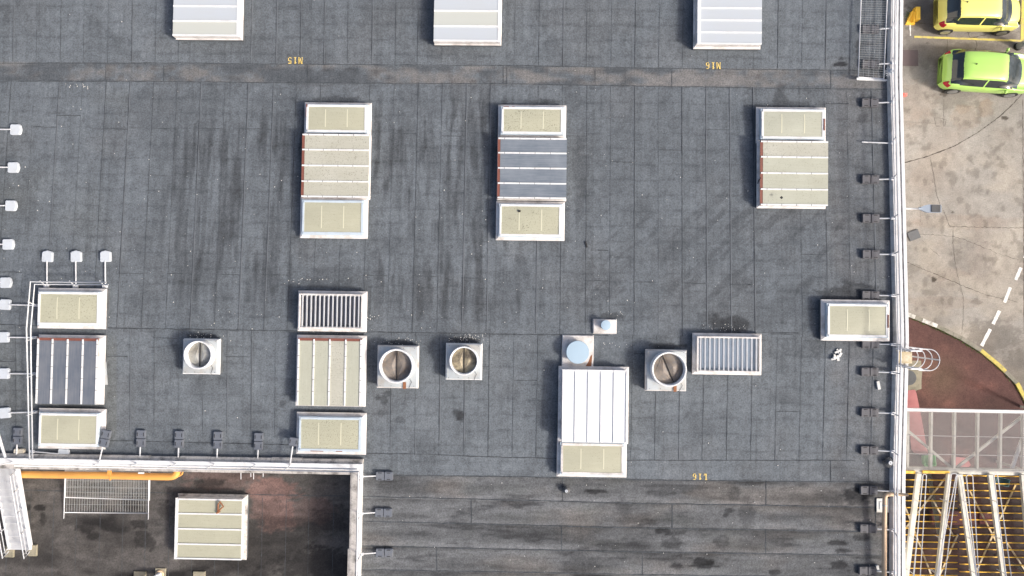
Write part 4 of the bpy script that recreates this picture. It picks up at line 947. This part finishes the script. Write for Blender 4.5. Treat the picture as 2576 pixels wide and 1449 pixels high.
# ------------------------------------------------------------------ yard
def Wg(px, py, h=0.0): return W(px, py, GZ+h)
KX = [(2255,781),(2270,786),(2299,798),(2355,820),(2415,850),(2465,881),(2512,920),(2555,963),(2580,1010),(2602,1070),(2615,1150),(2618,1260),(2618,1480)]
kerb_w = [Wg(*p) for p in KX]
gx0, gx1, gy0, gy1 = xo-.1, xo+9.5, W(0,1560,GZ).y, W(0,-110,GZ).y
def tone_yard(X, Y):
    a = fbm(X*.7, Y*.7, 203, 5); b = fbm(X*3, Y*3, 205, 4); c = fbm(X*.22, Y*.22, 207, 3)
    t = .48+(a-.5)*.22+(b-.5)*.16+(c-.5)*.16
    yy = Wg(2400,250).y
    t = t-.055*sstep(yy-1.5, yy+1.5, Y)
    st = ell(X, Y, [(2440,120,120,14,.40),(2330,40,60,50,.45),(2330,110,70,60,.30),(2349,703,8,8,.9),(2374,237,9,8,.75),(2372,787,10,6,.2),(2400,250,60,25,.30),(2334,108,6,6,.6),(2528,296,9,6,.85),(2396,534,6,4,.7),(2500,850,70,50,.35),(2560,930,40,60,.4),(2270,740,20,40,.3)], GZ, 211)
    spk = sstep(.68, .8, vnoise(X*11, Y*11, 215))*.35*(.3+sstep(-.5,-5,Y)*.7)
    yb = fbm(X*2.6, Y*2.6, 217, 4); st = np.maximum(st, sstep(.60,.72,yb)*.32)
    warm = .75*ell(X, Y, [(2420,275,22,16,.8),(2480,272,20,26,.7),(2430,295,40,30,.5),(2300,255,60,60,.35),(2420,560,150,20,.4),(2380,690,70,20,.35),(2360,760,120,16,.35)], GZ, 219)+.35*sstep(.45,.75,fbm(X*.5,Y*.5,221,4))
    al = .7*sstep(.48,.72,fbm(X*.6,Y*.9,223,4))*sstep(Wg(0,330).y+1.5, Wg(0,430).y, Y)
    return t, np.clip(warm,0,1), np.clip(np.maximum(st,spk),0,1), al
me = grid_mesh('yard', gx0, gx1, gy0, gy1, .05, lambda X, Y: GZ+X*0, tone_yard)
o = obj_from(me, 'yard_concrete', M['concrete']); o['kind'] = 'structure'
g2 = MB(); g2.add([(-400,-400,GZ-.02),(400,-400,GZ-.02),(400,400,GZ-.02),(-400,400,GZ-.02)], [(0,1,2,3)]); mfar = painted('distant_ground', (.26,.235,.205), (.16,.15,.13), .6, .9, sc=.3); g2.build('ground', mfar, kind='structure')
# red asphalt path: masked grid above the slab
kp = np.array([(p.x, p.y) for p in kerb_w])
def kerb_y(X): return np.interp(X, kp[:9,0], kp[:9,1])
def tone_red(X, Y):
    a = fbm(X*1.2, Y*1.2, 303, 4); b = fbm(X*.4, Y*.4, 305, 3)
    return .5+(a-.5)*.25+(b-.5)*.2, .6*sstep(.5,.8,a), .45*sstep(.5,.75,1-b), X*0+.6*np.exp(-((X-Wg(2300,950).x-1.2)**2+(Y-Wg(2300,950).y)**2)/.8)
me = grid_mesh('red_path', gx0, gx1, gy0, Wg(2255,775).y, .05, lambda X, Y: GZ+.03+X*0, tone_red, lambda X, Y: (Y < kerb_y(X)-.03) & (X < kp[9,0]))
o = obj_from(me, 'red_path', M['redtar']); o['kind'] = 'structure'
# kerb
kb = MB()
def offset(i, d):
    a = kerb_w[max(i-1,0)]; b = kerb_w[min(i+1,len(kerb_w)-1)]; v = (b-a).normalized(); return kerb_w[i]+Vector((-v.y, v.x, 0))*d
fine = []
for i in range(len(kerb_w)-1):
    for k_ in range(3):
        fine.append(((kerb_w[i].lerp(kerb_w[i+1], k_/3)), i+k_/3))
for (p, a), (q, b) in zip(fine, fine[1:]):
    v = (q-p).normalized(); n_ = Vector((-v.y, v.x, 0))*.085; m = 2 if a < 4.2 and rnd.random() < .55 else (1 if a >= 5 and rnd.random() < .93 else 0)
    p2, q2 = p+v*.004, q-v*.004; h = .10+rnd.uniform(-.01,.01)
    kb.hexa([(p2-n_), (q2-n_), (q2+n_), (p2+n_)], [x+Vector((0,0,h)) for x in (p2-n_, q2-n_, q2+n_, p2+n_)], m)
kb.build('kerb', [M['kerb'], M['kerbyellow'], M['kerbwhite']], kind='structure')
# weeds along the kerb
wd = MB()
for _ in range(520):
    i = rnd.choice((0,1,2,2,3,3,3,4,4,5,6,7)); p = kerb_w[i].lerp(kerb_w[i+1], rnd.random()); v = (kerb_w[i+1]-kerb_w[i]).normalized(); n_ = Vector((-v.y, v.x, 0))
    p = p+n_*rnd.gauss(-.10,.035)+Vector((0,0,.04)); an = rnd.uniform(0,6.28); d = Vector((math.cos(an),math.sin(an),0))*rnd.uniform(.02,.07); w2 = Vector((-d.y,d.x,0))*.3; up_ = Vector((0,0,rnd.uniform(.03,.09)))
    wd.add([p-w2, p+w2, p+d+up_], [(0,1,2)])
for _ in range(140):
    p = Wg(rnd.gauss(2284,5), rnd.gauss(42,12), .01); an = rnd.uniform(0,6.28); d = Vector((math.cos(an),math.sin(an),0))*rnd.uniform(.02,.06); w2 = Vector((-d.y,d.x,0))*.3
    wd.add([p-w2, p+w2, p+d+Vector((0,0,.05))], [(0,1,2)])
wd.build('weeds', M['weed'], kind='stuff')
# cracks and joints in the slab
cr = MB()
def crk(pts, w_, j=.022, step=.09):
    w_ *= .62
    ws = [Wg(*p) for p in pts]
    for a, b in zip(ws, ws[1:]): cr.ribbon(wob(a, b, step, j), w_, GZ+.005, 0, .7)
crk([(2266,412),(2335,393),(2400,368),(2460,333),(2515,293),(2550,260),(2590,215)], .05, .008)
crk([(2340,394),(2345,420),(2350,450),(2355,483),(2362,510),(2375,535),(2388,568),(2398,571)], .018); crk([(2388,570),(2450,571),(2520,573),(2590,573)], .025)
crk([(2398,571),(2396,600),(2402,660),(2412,705),(2422,745),(2424,790),(2420,842)], .016)
crk([(2266,588),(2310,590),(2350,591),(2398,594),(2450,612),(2510,638),(2560,653)], .02, .03); crk([(2266,652),(2300,668),(2360,692),(2420,718),(2480,742),(2560,760)], .03, .02)
crk([(2315,484),(2316,560)], .01); crk([(2320,604),(2340,625),(2365,645)], .012, .02); crk([(2374,250),(2374,320)], .012); crk([(2382,160),(2383,110),(2382,75)], .025)
crk([(2300,56),(2345,62)], .03); crk([(2432,77),(2440,95),(2460,92),(2480,88)], .03); crk([(2455,102),(2458,115),(2452,130)], .04,.03); crk([(2480,79),(2540,80),(2570,81)], .015)
crk([(2572,250),(2573,330),(2574,480),(2575,700),(2576,840)], .03, .012); crk([(2372,505),(2385,500)],.01); crk([(2435,395),(2450,415)],.01); crk([(2270,306),(2360,310)],.01,.015); crk([(2350,296),(2380,300),(2378,316),(2355,318),(2350,297)],.02,.02)
cr.build('ground_cracks', M['crackdark'], kind='structure')
# painted lines
ln = MB()
def line(a, b, w_, m, seg=7, skip=.0, wear=.25):
    A, B = Wg(*a), Wg(*b); 
    for i in range(seg):
        if rnd.random() < skip: continue
        p, q = A.lerp(B, i/seg), A.lerp(B, (i+1)/seg); ln.ribbon(wob(p, q, .12, .004), w_, GZ+.009, m, wear)
line((2300,92.7),(2576,103),.09,1,2,0,.12); line((2574,-20),(2571,100),.13,1,2,0,.1); line((2289,52),(2290,90),.06,0,2,0,.5)
for a, b in (((2568,673),(2555,704)),((2541,723),(2527,761)),((2514,782),(2498,815)),((2491,828),(2469,870)),((2590,620),(2578,650))): line(a, b, .15, 0, 4, 0, .12)
ln.build('road_markings', [M['roadwhite'], M['roadyellow']], kind='structure')
# plates, manhole and patches
a = Wg(2271,126); b = Wg(2309,166); mb = MB(); mb.bbox(a.x-.3,b.x,b.y,a.y,GZ+.004,GZ+.03,.004); single(mb,'steel_plate',M['brownplate'],'dark brown steel plate on the yard beside the building, left of the lime green car','plate',(a.x,b.y,GZ))
c = Wg(2298,592); mb = MB(); pts = []; an = R(22)
for x, y in ((-.25,-.2),(.25,-.2),(.25,.2),(-.25,.2)): pts.append((c.x+x*math.cos(an)-y*math.sin(an), c.y+x*math.sin(an)+y*math.cos(an)))
mb.prism(pts, GZ+.004, GZ+.05); single(mb,'rubber_slab',M['iron'],'dark square slab lying askew on the concrete below the wall lamp','slab',tuple(c))
patch = MB(); pts = [Wg(2262,908),Wg(2316,907),Wg(2317,925),Wg(2319,935),Wg(2317,955),Wg(2317,978),Wg(2306,981),Wg(2300,986),Wg(2285,982),Wg(2262,990)]; patch.prism([(p.x,p.y) for p in pts][::-1], GZ+.02, GZ+.036); patch.build('concrete_patch', M['concpad'], kind='structure')
c = Wg(2285,950); mb = MB(); r_ = 18.5*30.8/F; mb.cyl(c.x,c.y,r_,GZ+.03,GZ+.045,40,0); 
for i in range(-6,7):
    hh = math.sqrt(max(0,1-(i/7)**2))*r_*.93
    mb.box(c.x+i*r_/7-.008,c.x+i*r_/7+.008,c.y-hh,c.y+hh,GZ+.0455,GZ+.052,0); mb.box(c.x-hh,c.x+hh,c.y+i*r_/7-.008,c.y+i*r_/7+.008,GZ+.0455,GZ+.051,0)
single(mb,'manhole_cover',M['iron'],'round cast iron manhole cover under the caged ladder','manhole cover',tuple(c))
pts = [(2264,984),(2300,980),(2304,990),(2308,1010),(2312,1030),(2318,1060),(2325,1100),(2332,1138),(2330,1141),(2312,1143),(2297,1138),(2291,1130),(2285,1070),(2275,1040),(2268,1000)]
mb = MB(); mb.prism([(Wg(*p).x, Wg(*p).y) for p in pts][::-1], GZ+.04, GZ+.06); single(mb,'pink_carpet',M['carpet'],'long faded pink strip of carpet lying half under the steel grating','carpet',tuple(Wg(2290,1050)))
a = Wg(2274,239,.05); mb = MB(); mb.bbox(a.x-.1,a.x+.1,a.y-.07,a.y+.07,GZ,GZ+.16,.02); single(mb,'red_box',M['redbit'],'small red and white box on the ground against the building','box',(a.x,a.y,GZ))
# yellow wheel stop by the wall
a = Wg(2294,40); t = thing('yellow_wheel_stop','bright yellow folded steel stop on the ground at top, left of the yellow car','wheel stop',tuple(a))
mb = MB(); mb.bbox(.02,.22,-.28,.30,0,.30,.02); mb.build('upright_plate',M['yellow'],t); mb = MB(); mb.hexa([(-.32,-.42,0),(.1,-.42,0),(.1,.15,0),(-.1,.15,0)],[(-.30,-.40,.05),(.1,-.40,.08),(.05,.15,.2),(-.08,.15,.2)]); mb.build('base',M['yellow'],t)
mb = MB(); mb.bbox(-.05,.02,-.35,.1,.08,.24,.01); mb.build('rib',M['yellow'],t)
# white bollard, cut by the frame
a = Wg(2559,118); t = thing('bollard','white steel post with black foot at the right edge, between the two cars','bollard',tuple(a))
mb = MB(); mb.cyl(0,0,.17,0,.10,20); mb.build('foot',M['black'],t); mb = MB(); mb.lathe(0,0,[(.001,.1),(.135,.1),(.135,1.0),(.11,1.08),(.05,1.12),(.001,1.125)],24); mb.build('post',M['blockwhite'],t,smooth=True)

# ------------------------------------------------------------------ wall lamp
z = -.6; off = W(2268,525,z); t = thing('wall_lamp','grey ribbed street lamp head on a white arm reaching out from the wall','lamp',tuple(off))
mb = MB(); mb.tube([W(2255,524,z)-off, W(2316,525.5,z)-off], .035, 10); mb.build('arm',M['rail'],t,smooth=True)
mb = MB(); c = W(2340,525,z)-off; L = 52*(CAMZ-z)/F; s = L/2
mb.tube([(c.x-s-.05,c.y,0),(c.x-s+.08,c.y,0)], .055, 12)
prof = [(-s+.02,.05),(-s+.2,.13),(-s+.35,.16),(s-.02,.15),(s,.12)]
pts = [(c.x+a,c.y+b) for a,b in prof]+[(c.x+a,c.y-b) for a,b in prof[::-1]]
mb.prism(pts[::-1], -.04, .05); mb.build('lamp_head',M['lampgrey'],t)
for i in range(8):
    mb = MB(); x = c.x+.02+i*(s-.06)/8; mb.box(x, x+.03, c.y-.14, c.y+.14, .0505, .085); mb.build('cooling_fin',M['iron'],t)
mb = MB(); mb.box(c.x-.25,c.x+s-.05,c.y-.11,c.y+.11,-.06,-.0405); mb.build('lens',M['headlight'],t)

# ------------------------------------------------------------------ caged ladder
def ladder():
    yy0, yy1 = P(2270,921,.3).y, P(2270,878,.3).y; x0 = P(2252,900,.3).x; x1 = W(2300,900,.2).x; zt = zr((yy0+yy1)/2)+.3
    off = Vector((xo, (yy0+yy1)/2, GZ)); t = thing('caged_ladder','white caged ladder on the outer wall with a lichen covered landing','ladder',tuple(off)); o = off
    mb = MB(); a = P(2261,880,.3); b = P(2295,918,.3); mb.bbox(a.x-o.x,b.x-o.x,yy0+.1-o.y,yy1-.1-o.y,zt-.08-o.z,zt-.02-o.z,.01); mb.build('landing',M['straw'],t)
    for y, nm in ((yy0,0),(yy1,1)):
        mb = MB(); zr1 = zt+1.05-o.z
        xe = W(2318,900,zt+1.05).x; mb.tube([(x0-o.x, y-o.y, zt-o.z),(x0-o.x, y-o.y, zr1),(xe-o.x, y-o.y, zr1),(xe-o.x, y-o.y, zt-.4-o.z)], .03, 8)
        mb.tube([(x0-o.x, y-o.y, zt+.5-o.z),(xe-o.x, y-o.y, zt+.5-o.z)], .022, 8); mb.beam((x0-o.x,y-o.y,zt+.03-o.z),(xe-.03-o.x,y-o.y,zt+.03-o.z),.06,.1); mb.build('side_rail',M['rail'],t,smooth=False)
    xl = W(2366,900,zt+1.05).x-.74-o.x; yc = 0; hw = .36
    for s in (-1,1):
        mb = MB(); mb.tube([(xl, s*hw*.75, .3),(xl, s*hw*.75, zt+.2-o.z)], .022, 8); mb.build('stile',M['rail'],t,smooth=True)
    z_ = .5
    while z_ < zt-o.z:
        mb = MB(); mb.tube([(xl,-hw*.75,z_),(xl,hw*.75,z_)], .014, 6); mb.build('rung',M['rail'],t); z_ += .28
    zs = np.linspace(1.5, zt+1.0-o.z, 12)
    for zz_ in zs:
        mb = MB(); pts = [(xl,-hw*1.05,zz_)]+[(xl+.38+.36*math.sin(R(a)), -hw*1.05*math.cos(R(a)), zz_) for a in range(0,181,15)]+[(xl,hw*1.05,zz_)]
        mb.tube(pts, .017, 6); mb.build('hoop',M['rail'],t,smooth=True)
    for a in (10,90,170):
        mb = MB(); x, y = xl+.38+.36*math.sin(R(a)), -hw*1.05*math.cos(R(a)); mb.beam((x-.03,y,zs[-1]),(x+.005,y,zs[0]),.05 if a == 90 else .03,.01)
        mb = MB(); mb.tube([(x,y,zs[-1]),(x,y,zs[0])], .026 if a == 90 else .014, 6); mb.build('cage_strap',M['rail'],t)
ladder()

# ------------------------------------------------------------------ steel grating deck
ZD = -1.5
def deck():
    off = W(2400,1180,GZ); t = thing('grating_deck','raised deck of pale open steel grating over the red path, right of the building','platform',tuple(off)); o = off
    def L(px,py,z=ZD): return W(px,py,z)-o
    rows = [(2258,1030),(2640,1037),(2640,1192),(2258,1184)]
    A, B, C, D = [L(*p) for p in rows]
    mb = MB(); mb.beam(A+Vector((0,0,.04)), B+Vector((0,0,.04)), .10, .2); mb.build('edge_beam',M['white'],t)
    mb = MB(); mb.beam(D+Vector((0,.02,-.05)), C+Vector((0,.02,-.05)), .24, .2); mb.build('edge_beam',M['beam'],t)
    for x in (2285.5,2344.5,2403,2461.5,2519.5,2577):
        mb = MB(); mb.beam(L(x,1036,ZD-.04), L(x-1.5,1180,ZD-.04), .085, .14); mb.build('joist',M['beam'],t)
    for a, b, w2, m in (((2262,1064),(2398,1180),.10,'beam'),((2404,1180),(2580,1043),.10,'beam'),((2547,1180),(2580,1085),.12,'white')):
        mb = MB(); mb.beam(L(*a,ZD-.24), L(*b,ZD-.24), w2, .08); mb.build('brace',M[m],t)
    mb = MB(); n = 190
    for i in range(n+1):
        s = i/n; p, q = A.lerp(B,s), D.lerp(C,s); mb.beam(p+Vector((0,-.05,.0)), q+Vector((0,.0,.0)), .0078, .006)
    for f in (.03,.42,.72,.97): mb.beam(A.lerp(D,f)+Vector((0,0,.006)), B.lerp(C,f)+Vector((0,0,.006)), .016, .02)
    mb.build('grating',M['slat'],t)
    for x in (2700,):
        for y in (1050,1190):
            p = L(x,y,ZD-.2); mb = MB(); mb.box(p.x-.05,p.x+.05,p.y-.05,p.y+.05,.03,p.z); mb.build('column',M['beam'],t)
    for x0_, x1_ in ((2266,2303),(2322,2389)):
        mb = MB(); p, q = L(x0_,1187.5,ZD+.03), L(x1_,1188.5,ZD+.03); mb.beam(p,q,.11,.06); mb.build('warning_strip',M['yellow'],t)
deck()
# ------------------------------------------------------------------ yellow barred cage with inclined rails
def rack():
    zb = -1.75; off = W(2420,1320,GZ); t = thing('barred_steel_frame','yellow barred steel frame with splayed cream beams and white handrails, below the grating deck','steel frame',tuple(off)); o = off
    def L(px,py,z=zb): return W(px,py,z)-o
    yl = [1206.5,1224,1242,1259,1276.5,1294,1311,1328,1345,1362.5,1379,1396,1413,1429,1446,1462]
    yr = [1196,1215,1233,1251,1270,1288.5,1307,1326,1343.5,1363,1381,1399.5,1419,1438,1457]
    for y in yl: mb = MB(); mb.tube([L(2262,y), L(2408,y+2)], .020, 8); mb.build('bar',M['yellow'],t,smooth=True)
    for y in yr: mb = MB(); mb.tube([L(2414,y), L(2640,y+4)], .020, 8); mb.build('bar',M['yellow'],t,smooth=True)
    mb = MB(); z = zb-.08; p0, p1, p2, p3 = L(2262,1192,z), L(2640,1197,z), L(2640,1475,z), L(2262,1475,z)
    n, m = 190, 150
    for i in range(n+1): mb.beam(p0.lerp(p1,i/n), p3.lerp(p2,i/n), .0125, .006)
    for i in range(m+1): mb.beam(p0.lerp(p3,i/m)+Vector((0,0,-.007)), p1.lerp(p2,i/m)+Vector((0,0,-.007)), .011, .006)
    mb.build('wire_mesh',M['black'],t)
    zt = zb+.35
    for (a, b, w0) in (((2313,1192),(2279,1465),.19),((2390,1192),(2359,1465),.15),((2416,1194),(2453,1465),.19),((2493,1194),(2529,1465),.18),((2575,1195),(2598,1465),.18)):
        mb = MB(); mb.beam(L(*a,zt), L(*b,zt), w0, .10); q = L(*a,zt); r = L(*b,zt)
        mb.beam(q+Vector((0,0,-.101)), r+Vector((0,0,-.101)), w0*.45, .1); mb.build('beam',M['beam'],t)
    mb = MB(); mb.beam(L(2338,1192,zb-.9), L(2368,1360,zb-.9), .16, .1); mb.build('lower_beam',M['beam'],t)
    for (hx, hy, lx, rx, yy, wd) in ((2326,1192.5,2296,2314,1465,4.5),(2400,1191,2358,2375,1465,8),(2411,1194,2352,2458,1465,6),(2439,1194,2458,2463,1465,8),(2505,1191,2531,2546,1465,4.5)):
        z = zt+.45; pts = [L(lx,yy,z)]+[L(hx-wd*math.cos(R(a)), hy+5-5*math.sin(R(a)), z) for a in (0,30,60,90,120,150,180)]+[L(rx,yy,z)]
        mb = MB(); mb.tube(pts, .017, 8)
        z2 = z-.25; mb.tube([L(lx+2,yy,z2), L(hx-wd-1,hy+6,z2)], .016, 6)
        for f in (.25,.6,.92):
            a = pts[0].lerp(pts[1],1-f); mb.tube([a, Vector((a.x,a.y,zt-o.z-.02))], .014, 6)
        mb.build('handrail',M['rail'],t,smooth=True)
    for a, b in (((2268,1250),(2345,1452)),((2378,1203),(2262,1350)),((2440,1235),(2510,1370)),((2555,1220),(2450,1452)),((2530,1360),(2590,1452)),((2410,1345),(2362,1452)),((2345,1255),(2400,1350))):
        mb = MB(); mb.beam(L(*a,zb-.035), L(*b,zb-.035), .06, .03); mb.build('brace',M['cream_yellow'],t)
    for x,y in ((2625,1200),(2625,1460)):
        p = L(x,y,zb-.1); mb = MB(); mb.box(p.x-.05,p.x+.05,p.y-.05,p.y+.05,.03,p.z); mb.build('column',M['beam'],t)
rack()
# things under the deck
def tub(px, py, w_, h_, ang, name, mat, label, cat, d=.28):
    c = Wg(px,py,.035); t = MB(); x, y = w_/2, h_/2
    t.add([(-x*.85,-y*.85,0),(x*.85,-y*.85,0),(x*.85,y*.85,0),(-x*.85,y*.85,0),(-x,-y,d),(x,-y,d),(x,y,d),(-x,y,d),(-x*.9,-y*.9,d),(x*.9,-y*.9,d),(x*.9,y*.9,d),(-x*.9,y*.9,d),(-x*.78,-y*.78,.03),(x*.78,-y*.78,.03),(x*.78,y*.78,.03),(-x*.78,y*.78,.03)],
          [(3,2,1,0),(0,1,5,4),(1,2,6,5),(2,3,7,6),(3,0,4,7),(4,5,9,8),(5,6,10,9),(6,7,11,10),(7,4,8,11),(8,9,13,12),(9,10,14,13),(10,11,15,14),(11,8,12,15),(12,13,14,15)])
    o = t.build(name, mat); o.location = c; o.rotation_euler = (0,0,ang); return tag(o, label, cat)
tub(2331,1156,.5,.46,R(3),'green_tub',M['greenp'],'green plastic tub under the steel grating beside the pink carpet','tub')
tub(2512,1208,.6,.34,R(-12),'teal_crate',M['teal'],'teal plastic crate seen through the yellow bars','crate')
c = Wg(2412,1165); mb = MB(); mb.prism([(c.x-.4,c.y-.2),(c.x+.2,c.y-.3),(c.x+.45,c.y-.05),(c.x+.3,c.y+.25),(c.x-.2,c.y+.3)],GZ+.032,GZ+.12); single(mb,'red_mat',M['carpet'],'small folded pink mat under the grating deck','mat',tuple(c))
c = Wg(2400,1300); mb = MB(); mb.bbox(c.x-1.1,c.x+.9,c.y-.3,c.y+.3,GZ+.032,GZ+.2,.02); mb.bbox(c.x+1.0,c.x+1.9,c.y-.25,c.y+.25,GZ+.032,GZ+.18,.02); single(mb,'red_sheet',M['redcrate'],'long dull red covered pallet seen below the yellow bars','pallet',tuple(c))

# ------------------------------------------------------------------ cars
def catmull(a, t):
    n = len(a); i = int(min(max(math.floor(t),0),n-2)); u = t-i
    p0, p1, p2, p3 = a[max(i-1,0)], a[i], a[i+1], a[min(i+2,n-1)]
    return .5*((2*p1)+(-p0+p2)*u+(2*p0-5*p1+4*p2-p3)*u*u+(-p0+3*p1-3*p2+p3)*u**3)
def car(name, label, paint, px, py, ang, L, Wd, H, spec):
    """local +x = front. stations: x fraction, half width at body, shoulder z, roof half width, top z"""
    c = Wg(px, py, 0); t = thing(name, label, 'car', tuple(c), None, ang)
    st = spec['st']; NS = 300; sec_n = 180
    def sec(vals, v):      # v in [-1,1]: section point; vals = hw, zs (shoulder), rw, zt
        hw, zs, rw, zt_ = vals; s = 1 if v > 0 else -1; a = abs(v)
        # key points from the centre line outward: top centre, roof edge, shoulder, flank, sill
        K = np.array([[0,zt_],[rw*.55,zt_-.010],[rw*.93,zt_-.045],[rw*1.02,zt_-.09],[rw+(hw*.93-rw)*.5,zs+(zt_-.09-zs)*.52],[hw*.94,zs+.02],[hw*.985,zs-.07],[hw,zs-.22],[hw*.985,.42],[hw*.95,.22]])
        y, z = catmull(K, a*(len(K)-1)); return (s*y, z)
    xs_ = np.array([s_[0] for s_ in st]); V = np.array([s_[1:] for s_ in st])
    P3 = np.zeros((NS+1, sec_n+1, 3)); 
    for i in range(NS+1):
        tt = i/NS*(len(st)-1); xx = catmull(xs_, tt); vals = catmull(V, tt)
        for j in range(sec_n+1):
            y, z = sec(vals, j/sec_n*2-1); P3[i,j] = ((xx-.5)*L, y*Wd/2, z*H)
    groups = {}
    for i in range(NS):
        for j in range(sec_n):
            ce = (P3[i,j]+P3[i+1,j]+P3[i+1,j+1]+P3[i,j+1])/4; a = abs((j+.5)/sec_n*2-1)*9
            k = spec['cls'](ce[0]/L+.5, abs(ce[1])/(Wd/2), ce[2]/H, a); groups.setdefault((k, (1 if ce[1] > 0 else -1) if k in ('side_window','tail_light','headlight') else 0), []).append((i,j))
    idx = lambda i, j: i*(sec_n+1)+j
    flat = P3.reshape(-1,3)
    matn = {'body':paint,'windscreen':'windscreen','rear_window':'carglass','side_window':'carglass','tail_light':'taillight','headlight':'headlight','bumper_trim':'black','panel_gap':'black'}
    for (k, s), cells in groups.items():
        used = {}; vs = []; fs = []
        for (i,j) in cells:
            f = []
            for q in (idx(i,j), idx(i+1,j), idx(i+1,j+1), idx(i,j+1)):
                if q not in used: used[q] = len(vs); vs.append(tuple(flat[q]))
                f.append(used[q])
            fs.append(tuple(f))
        mb = MB(); mb.add(vs, fs)
        if k == 'body':   # close the ends
            for i in (0, NS):
                n0 = len(mb.v); ring = [tuple(P3[i,j]) for j in range(sec_n+1)]; mb.add(ring, [tuple(range(len(ring))) if i == 0 else tuple(reversed(range(len(ring))))])
        mb.build(k, M[matn[k]], t, smooth=True)
    wr = spec['wr']; 
    for fx in spec['wx']:
        for s in (-1,1):
            x = (fx-.5)*L; y = s*(Wd/2*.985-.09)
            mb = MB(); mb.tube([(x,y-.1,wr),(x,y+.1,wr)], wr, 28); wo = mb.build('wheel', M['rubber'], t)
            mb = MB(); yo = y+s*.101; n = 10
            mb.tube([(x,yo,wr),(x,yo+s*.012,wr)], wr*.66, 24); 
            for k_ in range(5):
                a = 2*math.pi*k_/5+.3; d = Vector((math.cos(a),0,math.sin(a))); e_ = Vector((-d.z,0,d.x))*.05
                p_ = Vector((x,yo+s*.016,wr)); q_ = p_+d*wr*.6
                mb.add([p_-e_, p_+e_, q_+e_*.7, q_-e_*.7], [(0,1,2,3)])
            mb.build('rim', M['alloy'], wo)
    mx = spec['mir']; 
    for s in (-1,1):
        mb = MB(); x = (mx-.5)*L; y0 = s*Wd/2*.93; y1 = s*(Wd/2+.13); zz_ = H*.62
        lo, hi = min(y0+s*.06,y1), max(y0+s*.06,y1)
        mb.lathe(0,0,[(.001,-.07),(.06,-.06),(.085,0),(.06,.06),(.001,.07)],14); mb.v = [(x+v[0]*.75, (lo+hi)/2+v[1]*1.0, zz_+v[2]) for v in mb.v]
        mb.beam((x,y0,zz_-.03),(x,(y0+y1)/2,zz_-.03),.04,.03); mb.build('mirror', M[paint], t, smooth=True)
    for s in (-1,1):    # wiper and handle
        mb = MB(); x = (spec['hd']-.5)*L; mb.box(x-.09,x+.09,s*Wd/2*.985-.01,s*Wd/2*.985+.03,H*.52,H*.52+.03); mb.build('door_handle', M[paint], t)
    a_ = spec['ant']; mb = MB(); x = (a_-.5)*L; mb.tube([(x,0,H-.02),(x-.06,0,H+.06)], .012, 6); mb.cyl(x,0,.03,H-.03,H+.012,10); mb.build('aerial', M['black'], t)
    # cabin floor pan so that no light leaks through
    mb = MB(); mb.box(-L*.46,L*.44,-Wd*.44,Wd*.44,.2*H,.24*H); mb.build('underbody', M['black'], t)
    return t
def cls_hatch(fr, bk, wi, rh):
    def f(x, y, z, a):
        # a: 0 centre ... 9 sill
        if x > .955 and .50 < y < .95 and a > 3 and z > .30 and z < .52: return 'headlight'
        if fr[0]+.03*y*y < x < fr[1]-.045*y*y and a < 3.2+(x-fr[0])*9 and z > .50 and y < .86: return 'windscreen'
        if bk[0]+.02*y*y < x < bk[1]+.03*y*y and a < 4.6 and z > .60: return 'rear_window'
        if wi[0] < x < wi[1]+(.0 if z > .7 else .06) and 3.15 < a < 4.9 and not (wi[2] < x < wi[2]+.012) and z > .60: return 'side_window'
        if x < .06 and y > .70 and .46 < z < .62: return 'tail_light'
        if rh and .175 < x < .20 and abs(y-.0) < .0: return 'roof_seam'
        if 4.7 < a < 8.4 and (abs(x-.665) < .0022 or abs(x-wi[2]-.006) < .0022 or abs(x-.215) < .0022) and x > .1: return 'panel_gap'
        if x > .992 and a < 9 and z < .42 and y < .6: return 'bumper_trim'
        return 'body'
    return f
# x, half width, shoulder z, roof half width, top z (fractions)
st_green = [(0.0,.66,.40,.55,.44),(0.012,.80,.55,.60,.62),(0.05,.93,.62,.64,.74),(0.10,.97,.64,.66,.86),(0.17,.99,.64,.67,.965),(0.30,1.0,.63,.68,1.0),(0.45,1.0,.62,.68,1.0),(0.56,1.0,.615,.67,.975),(0.65,1.0,.61,.66,.86),
            (0.73,.99,.60,.68,.74),(0.80,.98,.575,.66,.655),(0.88,.95,.53,.62,.60),(0.94,.88,.47,.55,.54),(0.98,.76,.40,.48,.46),(1.0,.62,.33,.42,.36)]
st_yel = [(0.0,.70,.42,.58,.46),(0.012,.84,.56,.62,.64),(0.04,.93,.60,.65,.76),(0.09,.97,.63,.68,.90),(0.15,.99,.63,.70,.98),(0.30,1.0,.62,.70,1.0),(0.48,1.0,.61,.70,1.0),(0.60,1.0,.60,.69,.965),(0.70,1.0,.60,.68,.84),
          (0.78,.99,.585,.68,.68),(0.85,.98,.56,.66,.625),(0.91,.95,.52,.62,.58),(0.96,.88,.46,.56,.52),(0.985,.79,.40,.50,.45),(1.0,.68,.33,.44,.36)]
car('parked_car', 'bright lime green hatchback parked in the yard below the yellow line', 'cargreen', 2462, 193, R(-3.2), 4.0, 1.74, 1.45,
    dict(st=st_green, cls=cls_hatch((.60,.815), (.04,.125), (.14,.66,.40), 1), wr=.31, wx=(.17,.80), mir=.655, hd=.47, ant=.24))
car('parked_car', 'lemon yellow hatchback cut by the top edge, inside the yellow lined bay', 'caryellow', 2439, 44, R(-.5), 3.62, 1.65, 1.55,
    dict(st=st_yel, cls=cls_hatch((.62,.835), (.03,.13), (.15,.70,.44), 0), wr=.30, wx=(.15,.84), mir=.715, hd=.5, ant=.20))
